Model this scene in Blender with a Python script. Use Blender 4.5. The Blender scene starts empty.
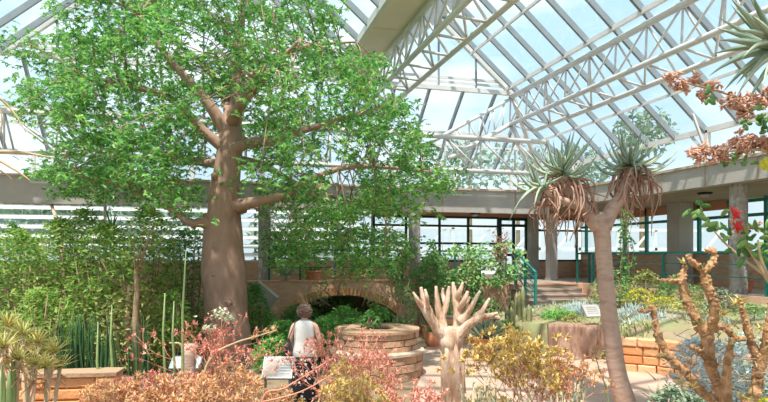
import bpy, math, random
from mathutils import Vector, Matrix, noise
random.seed(7)
R = random.Random(11)
PI = math.pi
SC = bpy.context.scene
COL = SC.collection

# ------------------------------------------------------------------ camera model
FPX, CX, HY, HC = 590.0, 384.0, 255.0, 2.5
YAW = math.radians(15.7)
CC, SS = math.cos(YAW), math.sin(YAW)

def W(px, py, d):
    """world point seen at (px,py) of the 768x402 frame at forward distance d"""
    r = (px - CX) / FPX * d
    return Vector((r * CC + d * SS, d * CC - r * SS, HC + (HY - py) / FPX * d))

def G(px, d, z=0.0):
    p = W(px, 0, d); p.z = z
    return p

def GP(px, py):
    return G(px, FPX * HC / (py - HY))

cam_d = bpy.data.cameras.new('camera')
cam = bpy.data.objects.new('camera', cam_d)
COL.objects.link(cam)
cam.location = (0, 0, HC)
cam.rotation_euler = (PI / 2, 0, -YAW)
cam_d.sensor_width = 36
cam_d.lens = FPX / 768 * 36
cam_d.shift_y = (HY - 201) / 768
cam_d.clip_end = 400
SC.camera = cam

# ------------------------------------------------------------------ materials
def ramp_set(ramp, cols):
    els = ramp.color_ramp.elements
    n = len(cols)
    while len(els) < n:
        els.new(0.5)
    for i, c in enumerate(cols):
        els[i].position = i / max(1, n - 1)
        els[i].color = (c[0], c[1], c[2], 1)

def srgb(r, g, b):
    f = lambda v: ((v / 255 + .055) / 1.055) ** 2.4 if v / 255 > .04045 else v / 255 / 12.92
    return (f(r), f(g), f(b))

def mat(name, cols, rough=.7, scale=4.0, island=False, trans=0.0, bump=0.0, bscale=20.0, metal=0.0, spec=.3, stretch=None, detail=4):
    m = bpy.data.materials.new(name)
    m.use_nodes = True
    nt = m.node_tree
    nt.nodes.clear()
    N, L = nt.nodes.new, nt.links.new
    out = N('ShaderNodeOutputMaterial')
    b = N('ShaderNodeBsdfPrincipled')
    b.inputs['Roughness'].default_value = rough
    b.inputs['Metallic'].default_value = metal
    b.inputs['Specular IOR Level'].default_value = spec
    col = None
    tc = N('ShaderNodeTexCoord')
    mp = N('ShaderNodeMapping')
    if stretch: mp.inputs['Scale'].default_value = stretch
    L(tc.outputs['Object'], mp.inputs['Vector'])
    if len(cols) > 1:
        rp = N('ShaderNodeValToRGB')
        ramp_set(rp, cols)
        if island:
            ge = N('ShaderNodeNewGeometry')
            L(ge.outputs['Random Per Island'], rp.inputs['Fac'])
        else:
            nz = N('ShaderNodeTexNoise')
            nz.inputs['Scale'].default_value = scale
            nz.inputs['Detail'].default_value = detail
            L(mp.outputs['Vector'], nz.inputs['Vector'])
            mr = N('ShaderNodeMapRange')
            mr.inputs['From Min'].default_value = .3
            mr.inputs['From Max'].default_value = .7
            L(nz.outputs['Fac'], mr.inputs['Value'])
            L(mr.outputs['Result'], rp.inputs['Fac'])
        col = rp.outputs['Color']
        L(col, b.inputs['Base Color'])
    else:
        b.inputs['Base Color'].default_value = (*cols[0], 1)
    if bump:
        n2 = N('ShaderNodeTexNoise')
        n2.inputs['Scale'].default_value = bscale
        n2.inputs['Detail'].default_value = 5
        L(mp.outputs['Vector'], n2.inputs['Vector'])
        bp = N('ShaderNodeBump')
        bp.inputs['Strength'].default_value = bump
        bp.inputs['Distance'].default_value = .05
        L(n2.outputs['Fac'], bp.inputs['Height'])
        L(bp.outputs['Normal'], b.inputs['Normal'])
    if trans:
        t = N('ShaderNodeBsdfTranslucent')
        if col: L(col, t.inputs['Color'])
        else: t.inputs['Color'].default_value = (*cols[0], 1)
        mx = N('ShaderNodeMixShader')
        mx.inputs['Fac'].default_value = trans
        L(b.outputs[0], mx.inputs[1]); L(t.outputs[0], mx.inputs[2])
        L(mx.outputs[0], out.inputs['Surface'])
    else:
        L(b.outputs[0], out.inputs['Surface'])
    return m

def mat_glass(name, tint=(.93, .97, .98), refl=.06):
    m = bpy.data.materials.new(name)
    m.use_nodes = True
    nt = m.node_tree; nt.nodes.clear()
    N, L = nt.nodes.new, nt.links.new
    out = N('ShaderNodeOutputMaterial')
    t = N('ShaderNodeBsdfTransparent'); t.inputs['Color'].default_value = (*tint, 1)
    g = N('ShaderNodeBsdfGlossy'); g.inputs['Roughness'].default_value = .03
    mx = N('ShaderNodeMixShader'); mx.inputs['Fac'].default_value = refl
    L(t.outputs[0], mx.inputs[1]); L(g.outputs[0], mx.inputs[2]); L(mx.outputs[0], out.inputs['Surface'])
    return m

def mat_brick(name, c1, c2, mortar, scale=1.0, bw=.22, bh=.075):
    m = mat(name, [c1], rough=.85)
    nt = m.node_tree; N, L = nt.nodes.new, nt.links.new
    b = next(n for n in nt.nodes if n.type == 'BSDF_PRINCIPLED')
    tc = N('ShaderNodeTexCoord')
    sep = N('ShaderNodeSeparateXYZ'); cmb = N('ShaderNodeCombineXYZ'); ad = N('ShaderNodeMath')
    L(tc.outputs['Object'], sep.inputs[0])
    L(sep.outputs['X'], ad.inputs[0]); L(sep.outputs['Y'], ad.inputs[1])
    L(ad.outputs[0], cmb.inputs['X']); L(sep.outputs['Z'], cmb.inputs['Y'])
    br = N('ShaderNodeTexBrick')
    br.inputs['Scale'].default_value = scale
    br.inputs['Brick Width'].default_value = bw
    br.inputs['Row Height'].default_value = bh
    br.inputs['Mortar Size'].default_value = .008
    br.inputs['Color1'].default_value = (*c1, 1); br.inputs['Color2'].default_value = (*c2, 1)
    br.inputs['Mortar'].default_value = (*mortar, 1)
    L(cmb.outputs[0], br.inputs['Vector'])
    L(br.outputs['Color'], b.inputs['Base Color'])
    bp = N('ShaderNodeBump'); bp.inputs['Strength'].default_value = .4; bp.inputs['Distance'].default_value = .01
    bp.invert = True
    L(br.outputs['Fac'], bp.inputs['Height']); L(bp.outputs[0], b.inputs['Normal'])
    return m

# ------------------------------------------------------------------ mesh builder
class MB:
    def __init__(s): s.v = []; s.f = []; s.m = []; s.sm = []
    def add(s, vs, fs, mi=0, smooth=False):
        o = len(s.v)
        s.v.extend([tuple(p) for p in vs])
        for f in fs:
            s.f.append(tuple(i + o for i in f)); s.m.append(mi); s.sm.append(smooth)
    def box(s, c, size, rot=None, mi=0):
        hx, hy, hz = size[0] / 2, size[1] / 2, size[2] / 2
        vs = [Vector((x, y, z)) for x in (-hx, hx) for y in (-hy, hy) for z in (-hz, hz)]
        if rot is not None: vs = [rot @ p for p in vs]
        c = Vector(c)
        s.add([p + c for p in vs], [(0, 1, 3, 2), (4, 6, 7, 5), (0, 4, 5, 1), (2, 3, 7, 6), (0, 2, 6, 4), (1, 5, 7, 3)], mi)
    def box2(s, a, b, mi=0):
        a, b = Vector(a), Vector(b)
        s.box((a + b) / 2, [abs(q) for q in (b - a)], None, mi)
    def bar(s, a, b, w, h, up=(0, 0, 1), mi=0):
        a, b = Vector(a), Vector(b)
        d = (b - a); ln = d.length
        if ln < 1e-6: return
        x = d / ln; u = Vector(up)
        y = u.cross(x)
        if y.length < 1e-4: y = Vector((0, 1, 0)).cross(x)
        if y.length < 1e-4: y = Vector((1, 0, 0)).cross(x)
        y.normalize(); z = x.cross(y)
        rot = Matrix((x, y, z)).transposed()
        s.box((a + b) / 2, (ln, w, h), rot, mi)
    def tube(s, pts, rad, seg=8, mi=0, cap=True, bumpy=0.0, bscale=2.0, smooth=True):
        pts = [Vector(p) for p in pts]
        n = len(pts)
        if not hasattr(rad, '__len__'): rad = [rad] * n
        t0 = (pts[1] - pts[0]).normalized()
        u = t0.orthogonal().normalized()
        vs, fs = [], []
        for i, p in enumerate(pts):
            t = (pts[min(i + 1, n - 1)] - pts[max(i - 1, 0)])
            if t.length < 1e-9: t = t0
            t = t.normalized()
            u = (u - t * u.dot(t))
            if u.length < 1e-6: u = t.orthogonal()
            u.normalize()
            w = t.cross(u)
            for k in range(seg):
                a = 2 * PI * k / seg
                q = u * math.cos(a) + w * math.sin(a)
                r = rad[i]
                if bumpy:
                    r *= 1 + bumpy * noise.noise((p + q * r) * bscale)
                vs.append(p + q * r)
        for i in range(n - 1):
            for k in range(seg):
                k2 = (k + 1) % seg
                fs.append((i * seg + k, i * seg + k2, (i + 1) * seg + k2, (i + 1) * seg + k))
        if cap:
            fs.append(tuple(range(seg - 1, -1, -1)))
            fs.append(tuple((n - 1) * seg + k for k in range(seg)))
        s.add(vs, fs, mi, smooth)
    def lathe(s, prof, c=(0, 0, 0), seg=20, mi=0, sx=1, sy=1):
        c = Vector(c); vs, fs = [], []
        for r, z in prof:
            for k in range(seg):
                a = 2 * PI * k / seg
                vs.append(c + Vector((r * sx * math.cos(a), r * sy * math.sin(a), z)))
        n = len(prof)
        for i in range(n - 1):
            for k in range(seg):
                k2 = (k + 1) % seg
                fs.append((i * seg + k, i * seg + k2, (i + 1) * seg + k2, (i + 1) * seg + k))
        fs.append(tuple(range(seg - 1, -1, -1)))
        fs.append(tuple((n - 1) * seg + k for k in range(seg)))
        s.add(vs, fs, mi, True)
    def kite(s, p, d, n, L, w, mi=0, fold=.15):
        """one leaf: base p, direction d, surface normal n"""
        sd = d.cross(n)
        mid = p + d * (L * .45)
        s.add([p, mid + sd * (w / 2) + n * (fold * w), p + d * L - n * (L * .08), mid - sd * (w / 2) + n * (fold * w)],
              [(0, 1, 2), (0, 2, 3)], mi)
    def blade(s, p, d, L, w, curve=0.0, seg=5, thick=.25, mi=0, tipdir=None, smooth=True):
        """a solid tapering leaf; curve>0 bends it upward, <0 lets it droop"""
        p = Vector(p); d = Vector(d).normalized()
        side = d.cross(Vector((0, 0, 1)))
        if side.length < .05: side = d.orthogonal()
        side.normalize()
        vs, fs = [], []
        st = L / seg
        for i in range(seg + 1):
            t = i / seg
            ww = w * (0.75 + .6 * t - 1.35 * t * t) if t < 1 else w * .03
            ww = max(ww, w * .03)
            nrm = side.cross(d).normalized()
            vs += [p + side * ww / 2 + nrm * ww * .12, p + nrm * ww * thick * .1, p - side * ww / 2 + nrm * ww * .12, p - nrm * ww * thick]
            p = p + d * st
            up = Vector((0, 0, 1)) if curve > 0 else Vector((0, 0, -1))
            d = (d + up * abs(curve) * (1 / seg) * (1.6 * t + .4)).normalized()
            if tipdir is not None: d = (d + tipdir * (.5 / seg)).normalized()
            s2 = side - d * side.dot(d); side = s2.normalized()
        for i in range(seg):
            for k in range(4):
                k2 = (k + 1) % 4
                fs.append((i * 4 + k, i * 4 + k2, (i + 1) * 4 + k2, (i + 1) * 4 + k))
        fs.append((3, 2, 1, 0)); fs.append(tuple(seg * 4 + k for k in range(4)))
        s.add(vs, fs, mi, smooth)
    def blob(s, c, r, mi=0, amp=.25, sc=3.0, seg=12, rings=8, squash=(1, 1, 1)):
        c = Vector(c); vs, fs = [], []
        off = Vector((R.random() * 50, R.random() * 50, R.random() * 50))
        for i in range(rings + 1):
            th = PI * i / rings
            for k in range(seg):
                a = 2 * PI * k / seg
                q = Vector((math.sin(th) * math.cos(a), math.sin(th) * math.sin(a), math.cos(th)))
                rr = r * (1 + amp * noise.noise(q * sc * .5 + off))
                vs.append(c + Vector((q.x * rr * squash[0], q.y * rr * squash[1], q.z * rr * squash[2])))
        for i in range(rings):
            for k in range(seg):
                k2 = (k + 1) % seg
                fs.append((i * seg + k, (i + 1) * seg + k, (i + 1) * seg + k2, i * seg + k2))
        s.add(vs, fs, mi, True)
    def build(s, name, mats, parent=None, loc=None):
        """link as one object; world coordinates are re-based on loc / parent"""
        me = bpy.data.meshes.new(name)
        base = Vector((0, 0, 0))
        if parent is not None:
            q = parent
            while q is not None: base = base + q.location; q = q.parent
        elif loc is not None: base = Vector(loc)
        vs = s.v if base.length == 0 else [(a - base.x, b - base.y, c - base.z) for a, b, c in s.v]
        me.from_pydata(vs, [], s.f)
        if not isinstance(mats, (list, tuple)): mats = [mats]
        for m in mats: me.materials.append(m)
        me.polygons.foreach_set('material_index', s.m)
        me.polygons.foreach_set('use_smooth', s.sm)
        me.update()
        o = bpy.data.objects.new(name, me)
        COL.objects.link(o)
        if parent is not None: o.parent = parent
        elif loc is not None: o.location = base
        return o

def tag(o, label, cat, group=None, kind=None):
    o['label'] = label; o['category'] = cat
    if group: o['group'] = group
    if kind: o['kind'] = kind
    return o
def thing(name, label, cat, loc, group=None):
    o = bpy.data.objects.new(name, None); COL.objects.link(o)
    o.empty_display_size = .2
    o.location = loc
    return tag(o, label, cat, group)
def struct(o):
    o['kind'] = 'structure'
    return o
def rnd(a, b): return R.uniform(a, b)
def rdir(zmin=-1, zmax=1):
    z = rnd(zmin, zmax); a = rnd(0, 2 * PI); q = math.sqrt(max(0, 1 - z * z))
    return Vector((q * math.cos(a), q * math.sin(a), z))
def smoothpts(pts, k=4):
    """Catmull-Rom through pts (tuples with any number of coordinates)"""
    out = []
    n = len(pts)
    for i in range(n - 1):
        p0, p1, p2, p3 = pts[max(i - 1, 0)], pts[i], pts[i + 1], pts[min(i + 2, n - 1)]
        for j in range(k):
            t = j / k
            out.append(tuple(.5 * (2 * b + (c - a) * t + (2 * a - 5 * b + 4 * c - d) * t * t + (3 * b - a - 3 * c + d) * t ** 3)
                             for a, b, c, d in zip(p0, p1, p2, p3)))
    out.append(tuple(pts[-1]))
    return out
def limb(mb, pix, d0, seg=8, k=4, bumpy=.0, bscale=3, mi=0):
    """pix: list of (px,py,doff,radius) -> tube; returns world points"""
    sp = smoothpts(pix, k)
    pts = [W(a, b, d0 + c) for a, b, c, r in sp]
    mb.tube(pts, [max(.003, q[3]) for q in sp], seg, mi, bumpy=bumpy, bscale=bscale)
    return pts

# ------------------------------------------------------------------ materials in use
M = {}
M['white_steel'] = mat('white_steel', [(.62, .60, .58), (.70, .685, .67)], .45, 1.5)
M['grey_bar'] = mat('grey_bar', [(.22, .25, .27), (.28, .31, .33)], .5, 2)
M['beige_panel'] = mat('beige_panel', [(.74, .62, .55), (.82, .70, .63)], .7, .8)
M['glass'] = mat_glass('roof_glass')
M['win_glass'] = mat_glass('window_glass', (.9, .95, .94), .1)
M['concrete'] = mat('concrete', [(.40, .36, .33), (.50, .46, .42)], .85, 1.2, bump=.15)
M['soffit'] = mat('soffit', [(.33, .25, .20), (.40, .31, .25)], .85, 1.0)
M['terracotta_panel'] = mat('terracotta_panel', [(.50, .22, .14), (.58, .28, .18)], .8, 2)
M['brick'] = mat_brick('brick', (.62, .33, .20), (.72, .43, .28), (.56, .44, .34))
M['green_paint'] = mat('green_paint', [(.015, .10, .085), (.02, .13, .11)], .4, 3)
M['teal_paint'] = mat('teal_paint', [(.02, .20, .17), (.03, .25, .21)], .4, 3)
M['dark_frame'] = mat('dark_frame', [(.012, .045, .04), (.02, .06, .05)], .5, 3)
M['soil'] = mat('soil', [(.16, .10, .06), (.28, .20, .13), (.20, .17, .09)], .95, 1.5, bump=.5, bscale=8)
M['grass_ground'] = mat('grass_ground', [(.34, .25, .17), (.28, .22, .13), (.26, .28, .12), (.40, .31, .21)], .95, 1.6, bump=.5, bscale=9)
M['outside'] = mat('outside_ground', [(.20, .25, .13), (.32, .34, .22)], .95, .2)
M['path'] = mat('path_paving', [(.47, .31, .23), (.57, .40, .31)], .9, 1.6, bump=.1, bscale=30)
M['sandstone'] = mat('sandstone', [(.64, .26, .10), (.74, .38, .18), (.78, .46, .26)], .9, island=True, bump=.5, bscale=12)
M['buffstone'] = mat('buffstone', [(.32, .19, .12), (.46, .30, .20), (.40, .25, .15), (.54, .32, .20)], .9, island=True, bump=.5, bscale=12)
M['palestone'] = mat('palestone', [(.46, .34, .25), (.56, .44, .34)], .9, 6, bump=.4, bscale=10)
M['rockface'] = mat('rockface', [(.20, .105, .07), (.38, .23, .165), (.29, .16, .11)], .95, 3, bump=.7, bscale=7, stretch=(3, 3, .6))
M['step'] = mat('step_concrete', [(.30, .23, .18), (.42, .33, .27)], .9, 3)
M['step_edge'] = mat('step_edge', [(.55, .28, .16), (.62, .34, .2)], .9, 4)
M['terracotta'] = mat('terracotta', [(.58, .20, .10), (.68, .29, .16)], .75, 5)
M['bark_baobab'] = mat('bark_baobab', [(.28, .16, .115), (.43, .275, .205), (.36, .215, .16)], .85, 2.2, bump=.45, bscale=9, stretch=(1, 1, .55))
M['bark_brown'] = mat('bark_brown', [(.30, .19, .12), (.44, .30, .19)], .9, 5, bump=.4, bscale=15)
M['bark_quiver'] = mat('bark_quiver', [(.36, .23, .17), (.52, .36, .28), (.43, .28, .20)], .7, 3.5, bump=.35, bscale=10, stretch=(1, 1, 2.2))
M['bark_bleached'] = mat('bark_bleached', [(.34, .18, .10), (.56, .37, .25), (.68, .49, .36), (.74, .58, .46)], .8, 5, bump=.8, bscale=14, stretch=(1.8, 1.8, .45))
M['bark_orange'] = mat('bark_orange', [(.20, .17, .06), (.42, .22, .10), (.54, .31, .16), (.27, .14, .07), (.44, .30, .12)], .8, 7, bump=.6, bscale=25)
M['leaf_baobab'] = mat('leaf_baobab', [(.06, .22, .08), (.12, .36, .10), (.26, .54, .12), (.48, .72, .20)], .45, island=True, trans=.45)
M['leaf_bush'] = mat('leaf_bush', [(.13, .28, .06), (.24, .44, .09), (.40, .56, .13), (.58, .64, .20)], .5, island=True, trans=.5)
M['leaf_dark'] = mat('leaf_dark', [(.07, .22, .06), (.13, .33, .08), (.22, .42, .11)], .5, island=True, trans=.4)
M['leaf_olive'] = mat('leaf_olive', [(.24, .30, .08), (.38, .42, .13), (.54, .48, .2)], .6, island=True, trans=.3)
M['leaf_fern'] = mat('leaf_fern', [(.12, .36, .08), (.22, .52, .12), (.40, .64, .18)], .5, island=True, trans=.35)
M['leaf_vine'] = mat('leaf_vine', [(.08, .24, .06), (.16, .36, .09), (.27, .48, .14), (.38, .54, .2)], .45, island=True, trans=.3)
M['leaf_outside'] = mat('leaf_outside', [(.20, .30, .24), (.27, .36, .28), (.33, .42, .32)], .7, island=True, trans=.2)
M['leaf_coral'] = mat('leaf_coral', [(.80, .27, .21), (.88, .44, .34), (.90, .60, .46)], .5, island=True, trans=.35)
M['leaf_orange'] = mat('leaf_orange', [(.80, .42, .22), (.88, .58, .32), (.84, .66, .34), (.88, .50, .38)], .55, island=True, trans=.35)
M['leaf_straw'] = mat('leaf_straw', [(.80, .60, .17), (.88, .70, .30), (.66, .58, .19), (.86, .52, .26)], .55, island=True, trans=.35)
M['leaf_yellow'] = mat('leaf_yellow', [(.78, .66, .03), (.88, .78, .07), (.66, .64, .06)], .55, island=True, trans=.2)
M['leaf_bluegrey'] = mat('leaf_bluegrey', [(.42, .53, .53), (.56, .67, .67), (.68, .76, .75)], .6, island=True, trans=.1)
M['leaf_greygreen'] = mat('leaf_greygreen', [(.20, .28, .18), (.3, .38, .25), (.26, .33, .2)], .6, island=True, trans=.1)
M['leaf_aloe'] = mat('leaf_aloe', [(.20, .29, .19), (.32, .40, .28), (.44, .50, .35)], .4, island=True, spec=.4)
M['leaf_aloe_yellow'] = mat('leaf_aloe_yellow', [(.44, .40, .10), (.56, .46, .14), (.40, .42, .14)], .5, island=True)
M['leaf_dry'] = mat('leaf_dry', [(.30, .155, .10), (.46, .26, .18), (.60, .39, .29)], .8, island=True, trans=.1)
M['flower_coral'] = mat('flower_coral', [(.70, .36, .25), (.82, .52, .39), (.56, .27, .18), (.88, .64, .50)], .65, island=True, trans=.2)
M['flower_red'] = mat('flower_red', [(.75, .02, .03), (.85, .06, .06)], .5, island=True, trans=.15)
M['flower_white'] = mat('flower_white', [(.5, .6, .35), (.7, .75, .55)], .6, island=True)
M['stem_green'] = mat('stem_green', [(.19, .26, .08), (.29, .38, .16)], .5, 5)
M['stem_coral'] = mat('stem_coral', [(.66, .27, .18), (.72, .36, .24)], .6, 5)
M['stem_tan'] = mat('stem_tan', [(.45, .32, .19), (.6, .45, .28)], .8, 6)
M['sansevieria'] = mat('sansevieria', [(.02, .08, .03), (.05, .13, .05), (.11, .19, .07)], .45, island=True)
M['cactus'] = mat('cactus', [(.15, .2, .08), (.28, .28, .13), (.36, .3, .16)], .8, 8, bump=.5, bscale=30)
M['skin'] = mat('skin', [(.62, .36, .28), (.66, .40, .31)], .55, 6)
M['hair'] = mat('hair', [(.13, .075, .055), (.26, .17, .13), (.19, .115, .085)], .7, 14, bump=.8, bscale=28)
M['vest'] = mat('vest_cloth', [(.70, .66, .60), (.76, .72, .67)], .85, 5, bump=.25, bscale=6)
M['bag'] = mat('bag_leather', [(.02, .018, .018), (.035, .03, .03)], .5, 6)
M['shoe'] = mat('shoe_leather', [(.05, .035, .03)], .6)
M['sign_plate'] = mat('sign_plate', [(.38, .34, .31), (.44, .40, .37)], .5, 3)
M['sign_blue'] = mat('sign_blue', [(.34, .50, .54), (.42, .56, .60)], .4, 3)
M['sign_print'] = mat('sign_print', [(.30, .22, .19), (.55, .42, .34)], .6, 9)
M['metal_grey'] = mat('metal_grey', [(.20, .22, .22), (.28, .3, .3)], .45, 3, metal=.4)
M['lamp_dark'] = mat('lamp_dark', [(.03, .025, .025)], .5)
M['lamp_lens'] = mat('lamp_lens', [(.45, .42, .38)], .3)
M['louvre'] = mat('louvre_white', [(.86, .87, .88), (.90, .90, .91)], .5, 2, trans=.5)
M['rope_column'] = mat('rope_column', [(.34, .29, .26), (.50, .45, .41)], .9, 9, bump=.8, bscale=18)
def skirt_mat():
    m = mat('skirt_print', [(.02, .018, .02)], .9)
    nt = m.node_tree; N, L = nt.nodes.new, nt.links.new
    b = next(n for n in nt.nodes if n.type == 'BSDF_PRINCIPLED')
    tc = N('ShaderNodeTexCoord'); vo = N('ShaderNodeTexVoronoi'); vo.inputs['Scale'].default_value = 15
    rp = N('ShaderNodeValToRGB'); rp.color_ramp.interpolation = 'CONSTANT'
    rp.color_ramp.elements[0].color = (.75, .68, .60, 1); rp.color_ramp.elements[1].position = .33
    rp.color_ramp.elements[1].color = (.02, .018, .02, 1)
    L(tc.outputs['Object'], vo.inputs['Vector']); L(vo.outputs['Distance'], rp.inputs['Fac']); L(rp.outputs['Color'], b.inputs['Base Color'])
    return m
M['skirt'] = skirt_mat()
# ================================================================== SETTING
# ---- ground, outside
g = MB(); g.box2((-17, -9, -.3), (17, 24, 0))
struct(g.build('floor', M['soil']))
g = MB(); g.box2((-120, -60, -.5), (160, 200, -.3))
struct(g.build('lawn_outside', M['outside']))

# ---- path
g = MB()
pp = [GP(330, 560), GP(395, 440), GP(420, 380), GP(424, 352), GP(430, 338), GP(500, 336), GP(553, 353), GP(604, 354), GP(622, 371), GP(668, 376), GP(690, 402), GP(730, 480), GP(760, 560)]
nn = len(pp)
vs = [Vector((p.x, p.y, 0)) for p in pp] + [Vector((p.x, p.y, .03)) for p in pp]
g.add(vs, [tuple(range(2 * nn - 1, nn - 1, -1))] + [(i, (i + 1) % nn, nn + (i + 1) % nn, nn + i) for i in range(nn)])
struct(g.build('paved_path', M['path']))

# ---- terrace with arch wall
TY, TZ = 18.3, 1.5
g = MB()
g.box2((-17, TY + .45, TZ - .22), (17, 24.9, TZ))
struct(g.build('floor_terrace', M['step']))
ax0, ax1, spring, apex = 1.95, 5.58, .58, 1.23
def arch_pts(n=16):
    c = (ax1 - ax0) / 2; rise = apex - spring
    rr = (c * c + rise * rise) / (2 * rise); cz = apex - rr; cx = (ax0 + ax1) / 2
    a0 = math.asin(c / rr)
    return [(cx + rr * math.sin(-a0 + 2 * a0 * i / n), cz + rr * math.cos(-a0 + 2 * a0 * i / n)) for i in range(n + 1)]
top = 1.66
g = MB()
def slab(g, poly, y0, y1, mi=0):
    n = len(poly)
    g.add([Vector((x, y0, z)) for x, z in poly] + [Vector((x, y1, z)) for x, z in poly],
          [tuple(range(n)), tuple(range(2 * n - 1, n - 1, -1))] + [(i, n + i, n + (i + 1) % n, (i + 1) % n) for i in range(n)], mi)
ap = arch_pts()
slab(g, [(-17, 0), (ax0, 0), (ax0, top), (-17, top)], TY, TY + .5)
slab(g, [(ax1, 0), (9.6, 0), (9.6, top), (ax1, top)], TY, TY + .5)
for (xa, za), (xb, zb) in zip(ap[:-1], ap[1:]):
    slab(g, [(xa, za), (xb, zb), (xb, top), (xa, top)], TY, TY + .5)
slab(g, [(12.3, 0), (17, 0), (17, TZ), (12.3, TZ)], TY, TY + .5)
wall = struct(g.build('wall_terrace', M['brick']))
g = MB()          # arch ring of bricks on edge
for i in range(34):
    t = (i + .5) / 34
    k = t * 16; j = min(15, int(k)); f = k - j
    x = ap[j][0] + (ap[j + 1][0] - ap[j][0]) * f; z = ap[j][1] + (ap[j + 1][1] - ap[j][1]) * f
    ang = math.atan2(ap[j + 1][1] - ap[j][1], ap[j + 1][0] - ap[j][0])
    rot = Matrix.Rotation(-ang, 3, 'Y')
    g.box(Vector((x, TY + .2, z)) + rot @ Vector((0, 0, .13)), (.092, .5, .24), rot)
g.build('arch_ring', M['sandstone'], wall)
g = MB(); g.box2((-17, TY - .03, top), (9.6, TY + .53, top + .05)); g.build('coping', M['step_edge'], wall)
g = MB(); g.box2((-17, 22.6, 0), (17, 22.8, TZ - .22)); struct(g.build('wall_under_terrace', M['brick']))

# ---- steps
for i in range(6):
    g = MB(); z = TZ - .17 * i
    y0 = TY - .30 * i
    g.box2((9.7, y0, 0), (12.25, y0 + (.5 if i == 0 else .32), z - .03), 0)
    g.box2((9.7, y0 - .02, z - .05), (12.25, y0 + (.5 if i == 0 else .3), z), 1 if i == 0 else 0)
    o = g.build('stair_step', [M['step'], M['step_edge']]); struct(o)
for xx in (9.6, 12.3):
    pass

# ---- planting bed on the right (raised soil)
front = [Vector(p) for p in [(7.2, 15.9, .6), (7.87, 12.85, .76), (8.95, 12.35, .76), (8.35, 10.85, .72), (8.95, 10.25, .72), (9.1, 7.9, .7), (8.8, 4, .7)]]
back = [Vector(p) for p in [(9.6, 16.5, .8), (12.5, 16.6, 1.15), (12.5, 15, 1.25), (12.5, 13, 1.3), (12.5, 11, 1.3), (12.5, 8, 1.3), (12.5, 4, 1.3)]]
g = MB(); K = 8; vs = []; fs = []
def bed_line(j, t):
    p = front[j].lerp(back[j], t); p.z += .1 * math.sin(t * 3.1) + .05 * noise.noise(p * 1.3)
    return p
fine_f = []
for j in range(len(front) - 1):
    for s_ in range(4): fine_f.append((j, s_ / 4))
fine_f.append((len(front) - 2, 1.0))
def bed_pt(js, t):
    j, f = js
    return bed_line(j, t).lerp(bed_line(j + 1, t), f)
for js in fine_f:
    q = bed_pt(js, 0); vs.append(Vector((q.x, q.y, 0)))
    for k in range(K + 1): vs.append(bed_pt(js, k / K))
n1 = K + 2
for i in range(len(fine_f) - 1):
    for k in range(n1 - 1): fs.append((i * n1 + k, i * n1 + k + 1, (i + 1) * n1 + k + 1, (i + 1) * n1 + k))
g.add(vs, fs, 0, True)
struct(g.build('planting_bed', M['grass_ground']))
def bed_z(x, y):
    best = 1e9; z = 1.0
    for v in vs:
        if v.z <= 0.01: continue
        d = (v.x - x) ** 2 + (v.y - y) ** 2
        if d < best: best = d; z = v.z
    return z

# ---- right gallery
g = MB(); g.box2((12.5, -9, 0), (17, TY, TZ)); struct(g.build('floor_gallery', M['brick']))

# ---- beams and gallery roof
def beam_obj(name, a, b, mats, joints=None, axis='x'):
    g = MB(); g.box2(a, b)
    a, b = Vector(a), Vector(b)
    o = struct(g.build(name, M['concrete']))
    gl = MB()
    if axis == 'x': gl.box2((a.x, a.y - .06, b.z), (b.x, b.y, b.z + .07))
    else: gl.box2((a.x - .06, a.y, b.z), (b.x, b.y, b.z + .07))
    gl.build('ledge', M['palestone'], o)
    gj = MB()
    if axis == 'x':
        x = a.x + 1
        while x < b.x: gj.box2((x, a.y - .012, a.z), (x + .05, a.y, b.z)); x += 3.0
    else:
        y = a.y + 1
        while y < b.y: gj.box2((a.x - .012, y, a.z), (a.x, y + .05, b.z)); y += 1.6
    gj.build('joint_strip', M['soffit'], o)
    return o
beam_obj('trim_1', (-17, 20.5, 4.1), (12.5, 20.9, 4.93), None)
beam_obj('trim_2', (12.5, -9, 4.33), (12.9, 20.9, 4.88), None, axis='y')
g = MB(); g.box2((-17, 20.9, 4.45), (17, 24.9, 4.62)); g.box2((12.9, -9, 4.30), (17, 20.9, 4.45)); struct(g.build('ceiling_gallery', M['soffit']))

# ---- back glazed wall y=23.6
BY = 23.6
g = MB(); g.box2((-17, BY, TZ), (11.0, BY + .2, 2.25)); g.box2((13.3, BY, TZ), (17, BY + .2, 2.25)); struct(g.build('wall_back', M['brick']))
g = MB(); g.box2((6.2, BY - .02, 4.1), (17, BY + .15, 4.45)); struct(g.build('trim_3', M['terracotta_panel']))
def window_x(n, x0, x1, z0, z1, y, divs, frame, w=.07, rails=()):
    g = MB(); g.add([(x0, y + .03, z0), (x1, y + .03, z0), (x1, y + .03, z1), (x0, y + .03, z1)], [(0, 1, 2, 3)])
    o = struct(g.build('window_%d' % n, M['win_glass']))
    f = MB()
    for x in divs: f.box2((x - w / 2, y - .03, z0), (x + w / 2, y + .06, z1))
    for z in (z0, z1) + tuple(rails): f.box2((x0, y - .028, z - w / 2), (x1, y + .058, z + w / 2))
    f.build('window_frame', frame, o)
    return o
window_x(1, 6.2, 11.85, 2.25, 4.12, BY, [6.2, 7.6, 9.1, 10.42, 11.85], M['dark_frame'], .09, (3.0, 3.75))
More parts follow.
